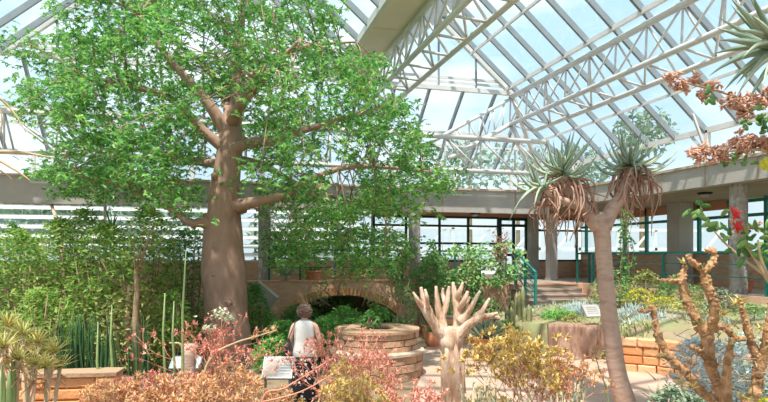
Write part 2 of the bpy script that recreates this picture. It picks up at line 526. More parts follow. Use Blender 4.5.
# door leaf
g = MB(); g.add([(11.9, BY + .02, TZ), (13.25, BY + .02, TZ), (13.25, BY + .02, 4.12), (11.9, BY + .02, 4.12)], [(0, 1, 2, 3)])
d = struct(g.build('door_1', M['win_glass']))
f = MB()
for x in (11.94, 12.6, 13.22): f.box2((x - .06, BY - .04, TZ), (x + .06, BY + .06, 4.12))
for z in (TZ + .1, 2.5, 3.8, 4.08): f.box2((11.9, BY - .035, z - .06), (13.25, BY + .055, z + .06))
df = f.build('door_frame', M['dark_frame'], d)
f = MB(); f.tube([(12.52, BY - .06, 2.4), (12.52, BY - .06, 2.75)], .018); f.build('door_handle', M['metal_grey'], df)
window_x(2, 13.3, 17, 2.25, 4.12, BY, [13.35, 14.6, 15.8, 16.95], M['dark_frame'], .08, (3.6,))
# left louvred windows
o = window_x(3, -17, 6.2, 2.25, 4.45, BY + .05, [-16.9, -12, -8, -4, 0, 3, 6.15], M['white_steel'], .1, ())
t = thing('slat_screen', 'white horizontal slat screen outside the left back windows', 'screen', (-5.4, 26, -.3))
for i in range(7):
    z = 2.5 + i * .375
    l = MB(); l.box((-5.4, 26.0, z), (23.0, .03, .20), Matrix.Rotation(-.6, 3, 'X')); l.build('slat', M['louvre'], t)
for i in range(7):
    l = MB(); l.box2((-16 + i * 3.5, 26.1, -.3), (-15.9 + i * 3.5, 26.2, 4.9)); l.build('post', M['metal_grey'], t)
# pipe leaning behind the bushes
# ---- right wall x=16
WX = 16.0
g = MB(); g.box2((WX, -9, TZ), (WX + .2, BY, 2.55)); struct(g.build('wall_right', M['brick']))
g = MB(); g.box2((WX - .03, 15.5, 4.0), (WX + .1, BY, 4.30)); struct(g.build('trim_4', M['terracotta_panel']))
g = MB(); g.add([(WX + .05, -9, 2.55), (WX + .05, BY, 2.55), (WX + .05, BY, 4.3), (WX + .05, -9, 4.3)], [(0, 1, 2, 3)])
o = struct(g.build('window_4', M['win_glass']))
f = MB(); y = -8.0
while y < BY:
    f.box2((WX - .03, y - .05, 2.55), (WX + .08, y + .05, 4.3)); y += 1.3
for z in (2.58, 3.75, 4.2): f.box2((WX - .028, -9, z - .05), (WX + .078, BY, z + .05))
f.build('window_frame', M['teal_paint'], o)

# ---- columns
def square_column(x, y, w, z1, lab):
    g = MB(); g.box2((x - w / 2, y - w / 2, TZ), (x + w / 2, y + w / 2, z1))
    o = g.build('concrete_column', M['concrete'], None, (x, y, TZ)); tag(o, lab, 'column')
    g = MB(); g.box2((x - w / 2 - .02, y - w / 2 - .02, TZ), (x + w / 2 + .02, y + w / 2 + .02, TZ + .1)); g.build('plinth', M['concrete'], o)
def atX(px, Y):
    r = (px - CX) / FPX
    return Y * (r * CC + SS) / (CC - r * SS)
square_column(atX(551.5, 20.75), 20.75, .33, 4.1, 'square grey concrete column at the top of the stairs')
square_column(atX(533, 23.3), 23.3, .36, 4.45, 'square concrete pier beside the glass door behind the stair rail')
square_column(15.4, 16.9, .58, 4.3, 'wide square concrete pier beside the right glazed doors')
def round_column(x, y, r, z1, lab):
    g = MB(); g.lathe([(r, TZ), (r, TZ + .02), (r, z1 - .02), (r, z1)], (x, y, 0), 28)
    o = g.build('round_column', M['rope_column'], None, (x, y, TZ)); tag(o, lab, 'column')
    g = MB()      # braided ridges cast in the surface
    for k in range(10):
        for sgn in (1, -1):
            pts = []
            for i in range(25):
                t = i / 24; a = 2 * PI * k / 10 + sgn * t * 2.6 * (z1 - TZ) / 2.8
                pts.append((x + r * math.cos(a), y + r * math.sin(a), TZ + .02 + t * (z1 - TZ - .04)))
            g.tube(pts, .012, 4)
    g.build('braided_relief', M['rope_column'], o)
round_column(12.95, 12.2, .2, 4.35, 'round braided concrete column on the right gallery behind red flowers')
round_column(atX(264.5, 19.3), 19.3, .19, 4.1, 'slim round column on the bridge just right of the big trunk')
round_column(atX(414.5, 19.3), 19.3, .19, 4.1, 'slim round column at the right end of the bridge among vines')

# ---- ceiling lamps
for px, d, z, lab in ((475, 21.3, 4.1, 'small dark ceiling lamp under the beam by the glass doors'), (705, 17.0, 4.30, 'small dark ceiling lamp under the right gallery roof')):
    p = G(px, d, z)
    if px == 475: p.y = 20.7; p.x = atX(475, 20.7)
    t = thing('ceiling_lamp', lab, 'lamp', p)
    g = MB(); g.lathe([(.15, -.06), (.2, -.05), (.2, 0)], p, 18); g.build('lamp_base', M['lamp_dark'], t)
    g = MB(); g.lathe([(.03, -.13), (.1, -.11), (.13, -.06)], p, 18); g.build('lamp_lens', M['lamp_lens'], t)

# ---- railings
def railing(name, lab, pts, height, paint, nrail=4, posts=None, pw=.06):
    """pts: floor points of the posts"""
    t = thing(name, lab, 'railing', pts[0])
    for p in pts:
        g = MB(); g.box2((p[0] - pw / 2, p[1] - pw / 2, p[2]), (p[0] + pw / 2, p[1] + pw / 2, p[2] + height)); g.build('post', paint, t)
    for k in range(nrail):
        h = height - k * (height - .12) / nrail
        g = MB()
        for a, b in zip(pts[:-1], pts[1:]):
            w = .07 if k == 0 else .035
            g.bar((a[0], a[1], a[2] + h), (b[0], b[1], b[2] + h), w, w * .8)
        g.build('top_rail' if k == 0 else 'rail', paint, t)
    return t
RY = TY + .3
xs = [atX(269, RY), atX(300, RY), atX(335, RY), atX(370, RY), atX(402, RY)]
railing('railing', 'dark green railing along the top of the brick arch bridge', [(x, RY, 1.71) for x in xs], .95, M['green_paint'], 3)
xs = [atX(433, RY), atX(455, RY), atX(480, RY), atX(503, RY), 9.62]
railing('railing', 'dark green railing wrapped in vines left of the stairs', [(x, RY, 1.71) for x in xs], .92, M['green_paint'], 3)
railing('stair_railing', 'sloping teal green handrail down the left side of the stairs', [(9.68, 18.0, 1.48), (9.68, 17.35, 1.13), (9.68, 16.7, .80)], 1.15, M['teal_paint'], 5, pw=.07)
railing('railing', 'short teal railing on the terrace right of the stairs', [(12.4, TY + .2, TZ), (12.9, TY + .2, TZ), (13.6, TY + .2, TZ), (14.2, TY + .2, TZ)], 1.05, M['green_paint'], 4)
railing('railing', 'long teal railing running along the right gallery edge', [(12.62, 17.9 - 1.7 * i, TZ) for i in range(9)], 1.07, M['teal_paint'], 3)

# ================================================================== ROOF
Z0 = 9.0; PT = .857
def slope_z(x, xr, zr): return zr - abs(x - xr) * PT
nwin = [4]
def glazing(pts, lines, w=.09, h=.18, up=(0, 0, 1), purl=()):
    nwin[0] += 1
    g = MB(); g.add([Vector(p) for p in pts], [tuple(range(len(pts)))])
    o = struct(g.build('window_%d' % nwin[0], M['glass']))
    f = MB()
    for a, b in lines: f.bar(Vector(a), Vector(b), w, h, up)
    if lines: f.build('glazing_bars', M['grey_bar'], o)
    if purl:
        f = MB()
        for a, b, ww, hh in purl: f.bar(Vector(a), Vector(b), ww, hh, up)
        f.build('purlins', M['white_steel'], o)
    return o
Y0, Y1 = -8.0, 21.5
YE, XE, ZE = 24.6, 14.5, 6.34
def ystations(step=1.25, off=.4):
    y = Y1 - off; out = []
    while y > Y0: out.append(y); y -= step
    return out
YS = ystations()
# right bay: ridge x=8.25 z=11.7
xr, zr = 8.25, Z0 + PT * 3.15
ysR = YS
lines = [((xr, y, zr), (XE, y, ZE)) for y in ysR]
yy = Y1 + .8
while yy < YE:   # jack bars between hip and eave
    t = (yy - Y1) / (YE - Y1)
    lines.append(((11.4 + 3.1 * t, yy, Z0 + (ZE - Z0) * t), (XE, yy, ZE))); yy += 1.25
glazing([(xr, Y0, zr), (XE, Y0, ZE), (XE, YE, ZE), (11.4, Y1, Z0), (xr, Y1, zr)], lines, purl=[
    ((11.15, Y0, Z0 + .15), (11.15, Y1, Z0 + .15), .10, .14), ((XE, Y0, ZE), (XE, YE, ZE), .14, .16), ((11.4, Y1, Z0), (XE, YE, ZE), .16, .2),
    ((9.6, Y0, slope_z(9.6, xr, zr) - .1), (9.6, Y1, slope_z(9.6, xr, zr) - .1), .08, .1), ((13.2, Y0, slope_z(13.2, xr, zr) - .1), (13.2, YE - 1.4, slope_z(13.2, xr, zr) - .1), .06, .08),
    ((xr, Y0, zr), (xr, Y1, zr), .16, .2)])
glazing([(xr, Y0, zr), (xr, Y1, zr), (5.1, Y1, Z0), (5.1, Y0, Z0)], [((xr, y, zr), (5.1, y, Z0)) for y in YS])
# middle bay: ridge x=-.95
xm = -1.25; zm = Z0 + PT * 5.35
glazing([(xm, Y0, zm), (4.1, Y0, Z0), (4.1, Y1, Z0), (xm, Y1, zm)], [((xm, y, zm), (4.1, y, Z0)) for y in YS], purl=[((xm, Y0, zm), (xm, Y1, zm), .16, .2), ((1.5, Y0, slope_z(1.5, xm, zm) - .1), (1.5, Y1, slope_z(1.5, xm, zm) - .1), .08, .1)])
glazing([(xm, Y0, zm), (xm, Y1, zm), (-6.6, Y1, Z0), (-6.6, Y0, Z0)], [((xm, y, zm), (-6.6, y, Z0)) for y in YS], purl=[((-3.5, Y0, slope_z(-3.5, xm, zm) - .1), (-3.5, Y1, slope_z(-3.5, xm, zm) - .1), .08, .1)])
# left bay
xl, zl = -10.75, Z0 + PT * 3.15
glazing([(xl, Y0, zl), (-7.6, Y0, Z0), (-7.6, Y1, Z0), (xl, Y1, zl)], [((xl, y, zl), (-7.6, y, Z0)) for y in YS])
glazing([(xl, Y0, zl), (xl, Y1, zl), (-13.9, Y1, Z0), (-17, YE, ZE), (-17, Y0, ZE)], [((xl, y, zl), (-17, y, ZE)) for y in YS])
# back slope
lines = []
x = -15.9
while x < 14.4:
    if x < -13.3: t = (-13.3 - x) / 3.1
    elif x > 11.4: t = (x - 11.4) / 3.1
    else: t = 0
    lines.append(((x, Y1 + 3.2 * t, Z0 + (ZE - Z0) * t), (x, YE, ZE))); x += 1.4
glazing([(-13.9, Y1, Z0), (11.4, Y1, Z0), (XE, YE, ZE), (-17, YE, ZE)], lines, w=.08, purl=[
    ((-16.4, YE, ZE), (XE, YE, ZE), .14, .16), ((-14.8, Y1 + 1.6, 7.62), (12.9, Y1 + 1.6, 7.62), .08, .12), ((-15.3, Y1 + 2.15, 7.2), (13.4, Y1 + 2.15, 7.2), .05, .08)])
# gable ends with their tie beams
for xa, xp, zp, xb in ((5.1, xr, zr, 11.4), (-6.6, xm, zm, 4.1), (-13.9, xl, zl, -7.6)):
    mull = []
    n = 4 if xb - xa < 8 else 7
    for i in range(1, n):
        x = xa + (xb - xa) * i / n
        mull.append(((x, Y1, Z0), (x, Y1, slope_z(x, xp, zp))))
    glazing([(xa, Y1, Z0), (xb, Y1, Z0), (xp, Y1, zp)], mull, .06, .08, (0, 1, 0), purl=[
        ((xa, Y1, Z0 + .42), (xb, Y1, Z0 + .42), .1, .05), ((xa, Y1, Z0 + .25), (xb, Y1, Z0 + .25), .1, .05), ((xa, Y1, Z0), (xb, Y1, Z0), .16, .16),
        ((xa, Y1, Z0), (xp, Y1, zp), .16, .18), ((xp, Y1, zp), (xb, Y1, Z0), .16, .18)])
# clerestories
def clerestory(pts, posts, purl):
    nwin[0] += 1
    g = MB(); g.add([Vector(p) for p in pts], [(0, 1, 2, 3)])
    o = struct(g.build('window_%d' % nwin[0], M['glass']))
    f = MB()
    for a, b, w in posts: f.bar(Vector(a), Vector(b), w, w, (0, 1, 0))
    f.build('window_frame', M['white_steel'], o)
posts = []
y = 21.6
while y > Y0:
    posts += [((XE, y, 4.5), (XE, y, ZE), .14), ((XE, y, 5.6), (XE - .55, y, ZE + .47), .07), ((XE, y, 5.6), (XE, y + .7, ZE), .07)]; y -= 3.4
clerestory([(XE, Y0, 4.45), (XE, YE, 4.45), (XE, YE, ZE), (XE, Y0, ZE)], posts + [((XE, Y0, 5.2), (XE, YE, 5.2), .06)], None)
posts = []
x = -15
while x < 14.5:
    posts += [((x, YE, 4.6), (x, YE, ZE), .12)]; x += 2.8
clerestory([(-16.4, YE, 4.6), (XE, YE, 4.6), (XE, YE, ZE), (-16.4, YE, ZE)], posts + [((-16.4, YE, 5.3), (XE, YE, 5.3), .08)], None)
# side / rear end walls of the glasshouse (behind the camera) stay open to the sky
# valley gutters
for xa, xb, lab in ((4.08, 5.12, 'wide beige valley gutter between the two glass roof bays'), (-7.6, -6.6, 'beige valley gutter at the far left end of the glass roof')):
    t = thing('roof_gutter', lab, 'gutter', ((xa + xb) / 2, 6, Z0 - .1))
    g = MB(); g.box2((xa + .06, Y0, Z0 - .12), (xb - .06, Y1 - .1, Z0 - .02)); g.build('gutter_pan', M['beige_panel'], t)
    for x in (xa, xb):
        g = MB(); g.box2((x - .06, Y0, Z0 - .16), (x + .06, Y1 - .1, Z0 + .06)); g.build('edge_rail', M['white_steel'], t)
    y = 1.0
    while y < Y1 - .3:
        g = MB(); g.box2((xa + .06, y, Z0 - .15), (xb - .06, y + .06, Z0 - .12)); y += 2.5
        g.build('seam_strip', M['beige_panel'], t)

# ---- trusses
def truss(name, lab, top, b1, b2, nst, rt=.085, rb=.08, rw=.035, boxy=True):
    """top,b1,b2: (start,end) of the three chords"""
    t = thing(name, lab, 'roof truss', (Vector(b1[0]) + Vector(b1[1])) / 2, 'white steel roof trusses')
    for nm, ch, r in (('top_chord', top, rt), ('bottom_chord', b1, rb), ('bottom_chord', b2, rb)):
        g = MB(); g.tube([Vector(ch[0]), Vector(ch[1])], r, 12); g.build(nm, M['white_steel'], t)
    P = lambda ch, u: Vector(ch[0]).lerp(Vector(ch[1]), u)
    for i in range(nst + 1):
        u = i / nst
        g = MB(); g.tube([P(top, u), P(b1, u)], rw, 6); g.build('web', M['white_steel'], t)
        g = MB(); g.tube([P(top, u), P(b2, u)], rw, 6); g.build('web', M['white_steel'], t)
        g = MB(); g.tube([P(b1, u), P(b2, u)], rw, 6); g.build('tie', M['white_steel'], t)
        if i < nst:
            u2 = (i + 1) / nst
            g = MB(); g.tube([P(top, u), P(b1, u2)], rw, 6)
            g.build('diagonal', M['white_steel'], t)
            if i % 2 == 0:
                g = MB(); g.tube([P(top, u), P(b2, u2)], rw, 6); g.build('diagonal', M['white_steel'], t)
    return t
truss('roof_truss', 'long white steel truss along the right roof slope', ((11.35, 3.2, 8.85), (11.35, Y1, 8.85)), ((11.3, 3.2, 7.75), (11.3, Y1, 7.75)), ((12.35, 3.2, 7.55), (12.35, Y1, 7.55)), 14, .1, .085, .035)
truss('roof_truss', 'steep white truss under the beige gutter at top centre', ((5.1, .6, 8.78), (5.1, Y1 - .1, 8.78)), ((5.0, .6, 7.8), (5.0, Y1 - .1, 7.8)), ((5.85, .6, 7.74), (5.85, Y1 - .1, 7.74)), 18, .08, .075, .035)
truss('roof_truss', 'white truss across the back just above the concrete beam', ((-9, 20.1, 6.82), (12.2, 20.1, 6.82)), ((-9, 20.1, 5.6), (12.2, 20.1, 5.6)), ((-9, 21.0, 5.75), (12.2, 21.0, 5.75)), 15, .09, .08, .035)
# raking brace from the end of the right truss down to the back truss
t = thing('roof_brace', 'pair of white raking tubes from right truss down to back truss', 'roof brace', (9.5, 20, 7.5))
A1, A2 = Vector((11.35, Y1, 8.8)), Vector((7.1, 20.15, 6.4))
B1, B2 = Vector((11.3, Y1, 7.75)), Vector((8.2, 20.15, 6.05))
g = MB(); g.tube([A1, A2], .07, 10); g.build('upper_tube', M['white_steel'], t)
g = MB(); g.tube([B1, B2], .09, 10); g.build('lower_tube', M['white_steel'], t)
for i in range(7):
    u = .08 + i * .14
    g = MB(); g.tube([A1.lerp(A2, u), B1.lerp(B2, u + .05)], .03, 6); g.build('web', M['white_steel'], t)
    if i < 6:
        g = MB(); g.tube([A1.lerp(A2, u), B1.lerp(B2, u + .2)], .025, 6); g.build('web', M['white_steel'], t)
t = thing('corner_post', 'white corner strut standing at the right end of the back truss', 'roof strut', (11.4, Y1, 4.98))
g = MB(); g.tube([(11.4, Y1, 7.7), (12.1, 20.6, 5.0)], .12, 12); g.build('strut_tube', M['white_steel'], t)
g = MB(); g.box2((11.9, 20.25, 4.98), (12.3, 20.6, 5.06)); g.build('foot_plate', M['white_steel'], t)
# ================================================================== PLANTS
def palmate(mb, c, d, n, L, w, k=5, mi=0):
    """k leaflets fanned about direction d in the plane with normal n"""
    sd = d.cross(n)
    for i in range(k):
        a = (i - (k - 1) / 2) * (4.0 / k)
        q = (d * math.cos(a) + sd * math.sin(a) - n * .12).normalized()
        mb.kite(c, q, n, L * rnd(.75, 1.1), w, mi)

def in_poly(x, y, P):
    c = False; j = len(P) - 1
    for i in range(len(P)):
        if (P[i][1] > y) != (P[j][1] > y) and x < (P[j][0] - P[i][0]) * (y - P[i][1]) / (P[j][1] - P[i][1]) + P[i][0]: c = not c
        j = i
    return c

# ---------------- the big baobab
BD = 14.4
base = GP(228, 255 + 590 * 2.5 / BD)
tree = thing('baobab_tree', 'huge grey-brown trunked baobab with a spreading green crown', 'tree', base)
g = MB()
trunk = [(229, 362, 0, .60), (228, 340, 0, .545), (226, 310, 0, .53), (224, 270, 0, .52), (223, 240, 0, .47), (224, 215, 0, .41), (225, 190, 0, .36), (228, 165, 0, .31), (230, 145, 0, .29), (231, 128, .05, .26), (234, 108, .1, .2)]
limb(g, trunk, BD, 26, 5, bumpy=.09, bscale=1.6)
for px, py, off, r in ((207, 222, -.1, .2), (240, 206, -.15, .17), (215, 176, -.28, .10), (214, 275, -.47, .07), (229, 303, -.5, .07), (216, 248, -.42, .09)):
    g.blob(W(px, py, BD + off), r, amp=.5)
tr = g.build('trunk', M['bark_baobab'], tree)
limbs = [
    [(232, 128, .05, .20), (237, 98, .1, .16), (236, 62, .3, .12), (242, 20, .5, .08), (240, -28, .6, .04)],
    [(229, 135, 0, .19), (208, 103, -.2, .13), (186, 78, -.3, .10), (162, 50, -.5, .07), (140, 15, -.6, .03)],
    [(226, 150, -.1, .15), (200, 128, -.3, .12), (170, 98, -.7, .09), (128, 86, -1.1, .06), (78, 74, -1.3, .025)],
    [(230, 150, -.1, .16), (250, 143, -.3, .13), (275, 141, -.5, .11), (302, 131, -.8, .08), (345, 118, -1.0, .05), (392, 104, -1.2, .02)],
    [(230, 207, -.1, .17), (254, 202, -.4, .13), (285, 194, -.7, .10), (312, 178, -1.0, .07), (360, 166, -1.2, .05), (432, 172, -1.4, .02)],
    [(219, 232, -.1, .17), (205, 222, -.3, .13), (190, 223, -.4, .09), (168, 208, -.6, .06), (120, 186, -.8, .04), (58, 172, -1.0, .02)],
    [(232, 122, -.1, .15), (246, 98, -1.4, .11), (272, 70, -2.6, .07), (300, 40, -3.4, .03)],
    [(231, 122, .2, .15), (222, 90, 1.4, .11), (200, 62, 2.6, .07), (170, 40, 3.4, .03)],
    [(236, 98, .1, .12), (268, 62, .3, .09), (308, 46, .3, .06), (356, 42, .2, .02)],
    [(230, 160, .2, .15), (262, 165, 1.6, .1), (310, 190, 2.6, .07), (370, 205, 3.2, .03)],
    [(226, 165, .2, .14), (190, 160, 1.6, .1), (140, 150, 2.4, .06), (85, 150, 3.0, .03)],
]
limbpts = []
for L_ in limbs:
    g = MB(); pts = limb(g, L_, BD, 10, 5, bumpy=.1, bscale=3)
    limbpts += pts[4:]
    g.build('branch', M['bark_baobab'], tree)
crown = [(22, 48), (60, 22), (62, -34), (318, -34), (326, 4), (345, 38), (372, 58), (384, 92), (408, 112), (418, 134), (440, 160), (458, 180), (448, 200), (425, 212), (420, 238), (395, 262), (345, 268), (285, 262), (255, 232), (245, 150), (205, 150), (198, 205), (150, 205), (120, 198), (75, 195), (48, 186), (28, 172), (36, 130), (18, 96), (12, 70)]
leaves = MB(); tw = MB()
nclump = 0; tries = 0
while nclump < 470 and tries < 9000:
    tries += 1
    x, y = rnd(8, 462), rnd(-36, 270)
    if not in_poly(x, y, crown): continue
    q = 1 - ((x - 235) / 250) ** 2 - ((y - 105) / 215) ** 2
    off = rnd(-1, 1) * 4.0 * math.sqrt(max(.04, q))
    if 198 < x < 250 and y > 118 and off < .8: continue
    if 250 <= x < 300 and 125 < y < 150 and off < .3: continue
    if 250 <= x < 290 and 190 < y < 212 and off < .3: continue
    if y > 215 and off < -1.5: continue
    if x > 380 and R.random() < .25: continue
    d = BD + off
    c = W(x, y, d)
    nclump += 1
    # twig from the nearest limb point
    near = min(limbpts, key=lambda p: (p - c).length_squared)
    mid = near.lerp(c, .5) + Vector((0, 0, .12 + rnd(-.1, .15)))
    if (near - c).length < 3.2:
        tw.tube([near, mid, c, c + Vector((rnd(-.3, .3), rnd(-.3, .3), rnd(-.25, .1)))], [.016, .012, .008, .003], 5)
    rr = rnd(.38, .62) * (1 if x < 330 else .8)
    # sub-sprays
    for s_ in range(4):
        sc = c + rdir() * rr * .5
        sd = rdir(-.5, .3)
        tw.tube([c, sc, sc + sd * .3], [.006, .004, .002], 4)
        for i in range(12):
            p = sc + sd * rnd(-.1, .45) + Vector((R.gauss(0, .16), R.gauss(0, .16), R.gauss(0, .10)))
            nrm = (Vector((0, 0, 1)) + rdir() * .75).normalized()
            dd = rdir(-.5, .2); dd = (dd - nrm * dd.dot(nrm)).normalized()
            palmate(leaves, p, dd, nrm, rnd(.09, .135), .042)
tw.build('twigs', M['bark_baobab'], tree)
leaves.build('foliage', M['leaf_baobab'], tree)

# ---------------- generic shrub
def shrub(name, lab, cat, base, h, rx, ry, n, L, w, m, stem_m=None, nst=6, group=None, shape=1.0, low=.05, droop=0, kind=None, upright=0.0, stem_r=.015):
    t = thing(name, lab, cat, base, group)
    base = Vector(base)
    if nst:
        g = MB()
        for i in range(nst):
            a = rnd(0, 2 * PI); q = rnd(.2, .8)
            e = base + Vector((math.cos(a) * rx * q, math.sin(a) * ry * q, h * rnd(.6, .95)))
            s0 = base + Vector((math.cos(a) * rx * q * .4, math.sin(a) * ry * q * .4, -.02))
            mid = s0.lerp(e, .5) + Vector((rnd(-.1, .1), rnd(-.1, .1), 0))
            g.tube([s0, mid, e], [stem_r * 1.4, stem_r, stem_r * .4], 6)
        g.build('stems', stem_m or M['bark_brown'], t)
    g = MB()
    off = Vector((rnd(0, 99), rnd(0, 99), 0))
    cnt = 0
    while cnt < n:
        u = R.random(); a = rnd(0, 2 * PI)
        z = low + (1 - low) * u
        prof = math.sin(PI * min(1, (.18 + .82 * z))) ** .5 if shape == 1 else (1 - z * .55)
        q = math.sqrt(R.random())
        p = Vector((math.cos(a) * rx * prof * q, math.sin(a) * ry * prof * q, h * z))
        if noise.noise((p + off) * 1.6) < -.28 and R.random() < .8: continue
        wp = base + p
        nrm = (Vector((0, 0, 1)) + rdir() * .9).normalized()
        d = rdir(-.6, .5); d.z += upright - droop
        d = (d - nrm * d.dot(nrm))
        if d.length < .05: continue
        d.normalize()
        g.kite(wp, d, nrm, L * rnd(.7, 1.2), w * rnd(.8, 1.2)); cnt += 1
    g.build('foliage', m, t)
    return t

# ---------------- tall bushes on the left (bamboo-like screens)
bushes = [
    (15, 13.5, 3.1, 1.0, 1700, 'leaf_bush', 'tall bright green bush at the far left edge under the slatted window'),
    (60, 14.5, 3.4, .95, 2000, 'leaf_bush', 'tall leafy bush behind the dark upright sword plants'),
    (105, 13.4, 3.2, .9, 1900, 'leaf_bush', 'leafy bush with thin bare stems at the centre of the left thicket'),
    (148, 14.6, 3.7, .9, 2200, 'leaf_bush', 'tall yellow-green bush with brown canes left of the big trunk'),
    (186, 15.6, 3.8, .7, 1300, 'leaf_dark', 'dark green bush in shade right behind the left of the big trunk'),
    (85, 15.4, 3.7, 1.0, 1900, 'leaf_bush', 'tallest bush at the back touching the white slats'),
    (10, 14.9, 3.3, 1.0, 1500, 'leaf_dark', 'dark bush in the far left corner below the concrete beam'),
    (135, 12.6, 1.9, .8, 900, 'leaf_olive', 'low olive bush with brown tips before the thicket'),
    (40, 12.2, 1.8, .9, 1000, 'leaf_bush', 'low bright green bush behind the sandstone wall at left'),
    (170, 12.8, 1.7, .55, 800, 'leaf_bush', 'low yellow-green bush at the left foot of the big trunk'),
]
for px, d, h, r, n, m, lab in bushes:
    shrub('leafy_bush', lab, 'bush', G(px, d), h, r, r * .8, int(n * 1.5), .15, .05, M[m], nst=12, group='tall bushes left of the baobab', stem_r=.018)
# palm-like tuft above the thicket
t = thing('spiky_plant', 'spiky green leaf tuft standing above the left thicket', 'plant', G(112, 15.5))
g = MB(); g.tube([G(112, 15.5), W(112, 232, 15.5)], .05, 8); g.build('stem', M['bark_brown'], t)
g = MB()
for i in range(26):
    g.blade(W(112, 232, 15.5), rdir(.1, 1), rnd(.6, .9), .06, -.6)
g.build('foliage', M['leaf_fern'], t)

# brown bare trunk among the bushes
for px, top, d, lab in ((136, 262, 12.0, 'slim brown bare trunk standing in front of the thicket'), (128, 285, 12.4, 'second thin brown trunk just left of the slim bare one')):
    g = MB(); a = G(px + 2, d); g.tube([a, W(px - 1, 320, d), W(px + 1, 290, d), W(px, top, d)], [.07, .06, .05, .035], 8, bumpy=.15, bscale=8)
    b = W(px, top, d)
    for k in range(5):
        q = rdir(.3, .9); g.tube([b - Vector((0, 0, .1 * k)), b + q * .4, b + q * .6 + Vector((0, 0, .3))], [.02, .012, .005], 5)
    t = thing('slim_tree', lab, 'tree', a)
    g.build('trunk', M['bark_brown'], t)
    lf = MB()
    for k in range(160):
        nrm = (Vector((0, 0, 1)) + rdir() * .9).normalized(); dd = rdir(-.4, .3); dd = (dd - nrm * dd.dot(nrm)).normalized()
        lf.kite(b + Vector((R.gauss(0, .3), R.gauss(0, .3), R.gauss(.35, .3))), dd, nrm, .13, .045)
    lf.build('foliage', M['leaf_bush'], t)

# sword plants (sansevieria)
for j, (px, d, lab) in enumerate(((68, 11.2, 'dark upright sword-leaved clump behind the low sandstone wall, leftmost'), (84, 11.5, 'dark upright sword-leaved clump behind the low wall, middle one'), (102, 11.2, 'dark upright sword-leaved clump behind the low wall, rightmost'), (140, 11.0, 'small sword-leaved clump behind the pink succulent stems'))):
    b = G(px, d); t = thing('sword_plant', lab, 'plant', b, 'sword-leaved clumps behind the wall')
    for i in range(20 if j < 3 else 12):
        g = MB(); p = b + Vector((R.gauss(0, .16), R.gauss(0, .13), -.01)); dd = Vector((R.gauss(0, .1), R.gauss(0, .1), 1))
        g.blade(p, dd, rnd(.9, 1.45), .07, .0, 5, .15); g.build('leaf', M['sansevieria'], t)

# left curved fronds entering at the left edge
t = thing('arching_branch_plant', 'bare tan arching stems reaching in at the left edge', 'plant', G(-40, 8.0))
for pix in ([(-40, 470, 0, .05), (-42, 300, 0, .045), (-32, 190, 0, .035), (-10, 156, -.1, .028), (15, 152, -.2, .022), (55, 158, -.3, .008)],
            [(-42, 320, 0, .03), (-30, 190, 0, .028), (-6, 162, .1, .022), (12, 168, .1, .018), (31, 181, .1, .006)],
            [(-42, 330, 0, .03), (-28, 150, 0, .026), (-8, 100, .1, .02), (10, 108, .2, .016), (26, 132, .2, .006)],
            [(-42, 310, 0, .02), (-20, 210, 0, .018), (-4, 150, .1, .014), (2, 120, .1, .01), (-4, 98, .1, .005)],
            [(-42, 340, 0, .02), (-25, 220, .2, .02), (-10, 172, .2, .016), (8, 176, .2, .01), (16, 188, .3, .005)]):
    g = MB(); limb(g, pix, 8.0, 8, 5); g.build('stem', M['stem_tan'], t)
# leaning pole at the left behind the bushes
g = MB(); g.tube([G(64, 17.8), W(61, 232, 18.2), W(49, 198, 18.6)], .05, 10)
o = g.build('leaning_pole', M['palestone'], None, G(64, 17.8)); tag(o, 'pale pole leaning among the tall bushes before the white slats', 'pole')

# tall thin green reed stems
reeds = [(100, 402, 98, 322, 8.4), (113, 375, 112, 306, 8.6), (165, 372, 165, 293, 8.6), (175, 372, 174, 301, 8.9), (183, 375, 186, 250, 8.2)]
labs = ['thin green leafless reed stem left of the others, curving', 'thin green reed stem with a bend near its foot', 'thin green reed stem left of the tallest one', 'short thin green reed stem just left of the tallest', 'tallest thin green reed stem, crossing the big trunk edge']
for (xb, yb, xt, yt, d), lab in zip(reeds, labs):
    b = G(xb, d)
    g = MB(); g.tube([b, W(xb, yb, d), W((xb + xt) / 2 - 2, (yb + yt) / 2, d), W(xt, yt, d)], [.02, .019, .017, .007], 8)
    o = g.build('reed_stem_plant', M['stem_green'], None, b); tag(o, lab, 'plant', 'tall reed stems')
# tan cut post
b = G(189, 9.0)
t = thing('cut_trunk', 'short tan cut trunk standing among pink succulents left of the sign', 'stump', b)
g = MB(); g.tube([b, W(188, 372, 9.0), W(189, 356, 9.0), W(189, 344, 9.0)], [.12, .11, .115, .12], 12, bumpy=.08, bscale=6); g.build('trunk', M['bark_quiver'], t)
g = MB(); g.tube([W(184, 347, 8.98), W(178, 343, 8.95), W(169, 343, 8.9)], [.03, .02, .012], 6); g.tube([W(193, 348, 9), W(197, 345, 8.95), W(197, 350, 8.95)], [.02, .018, .01], 6); g.build('twig', M['stem_tan'], t)

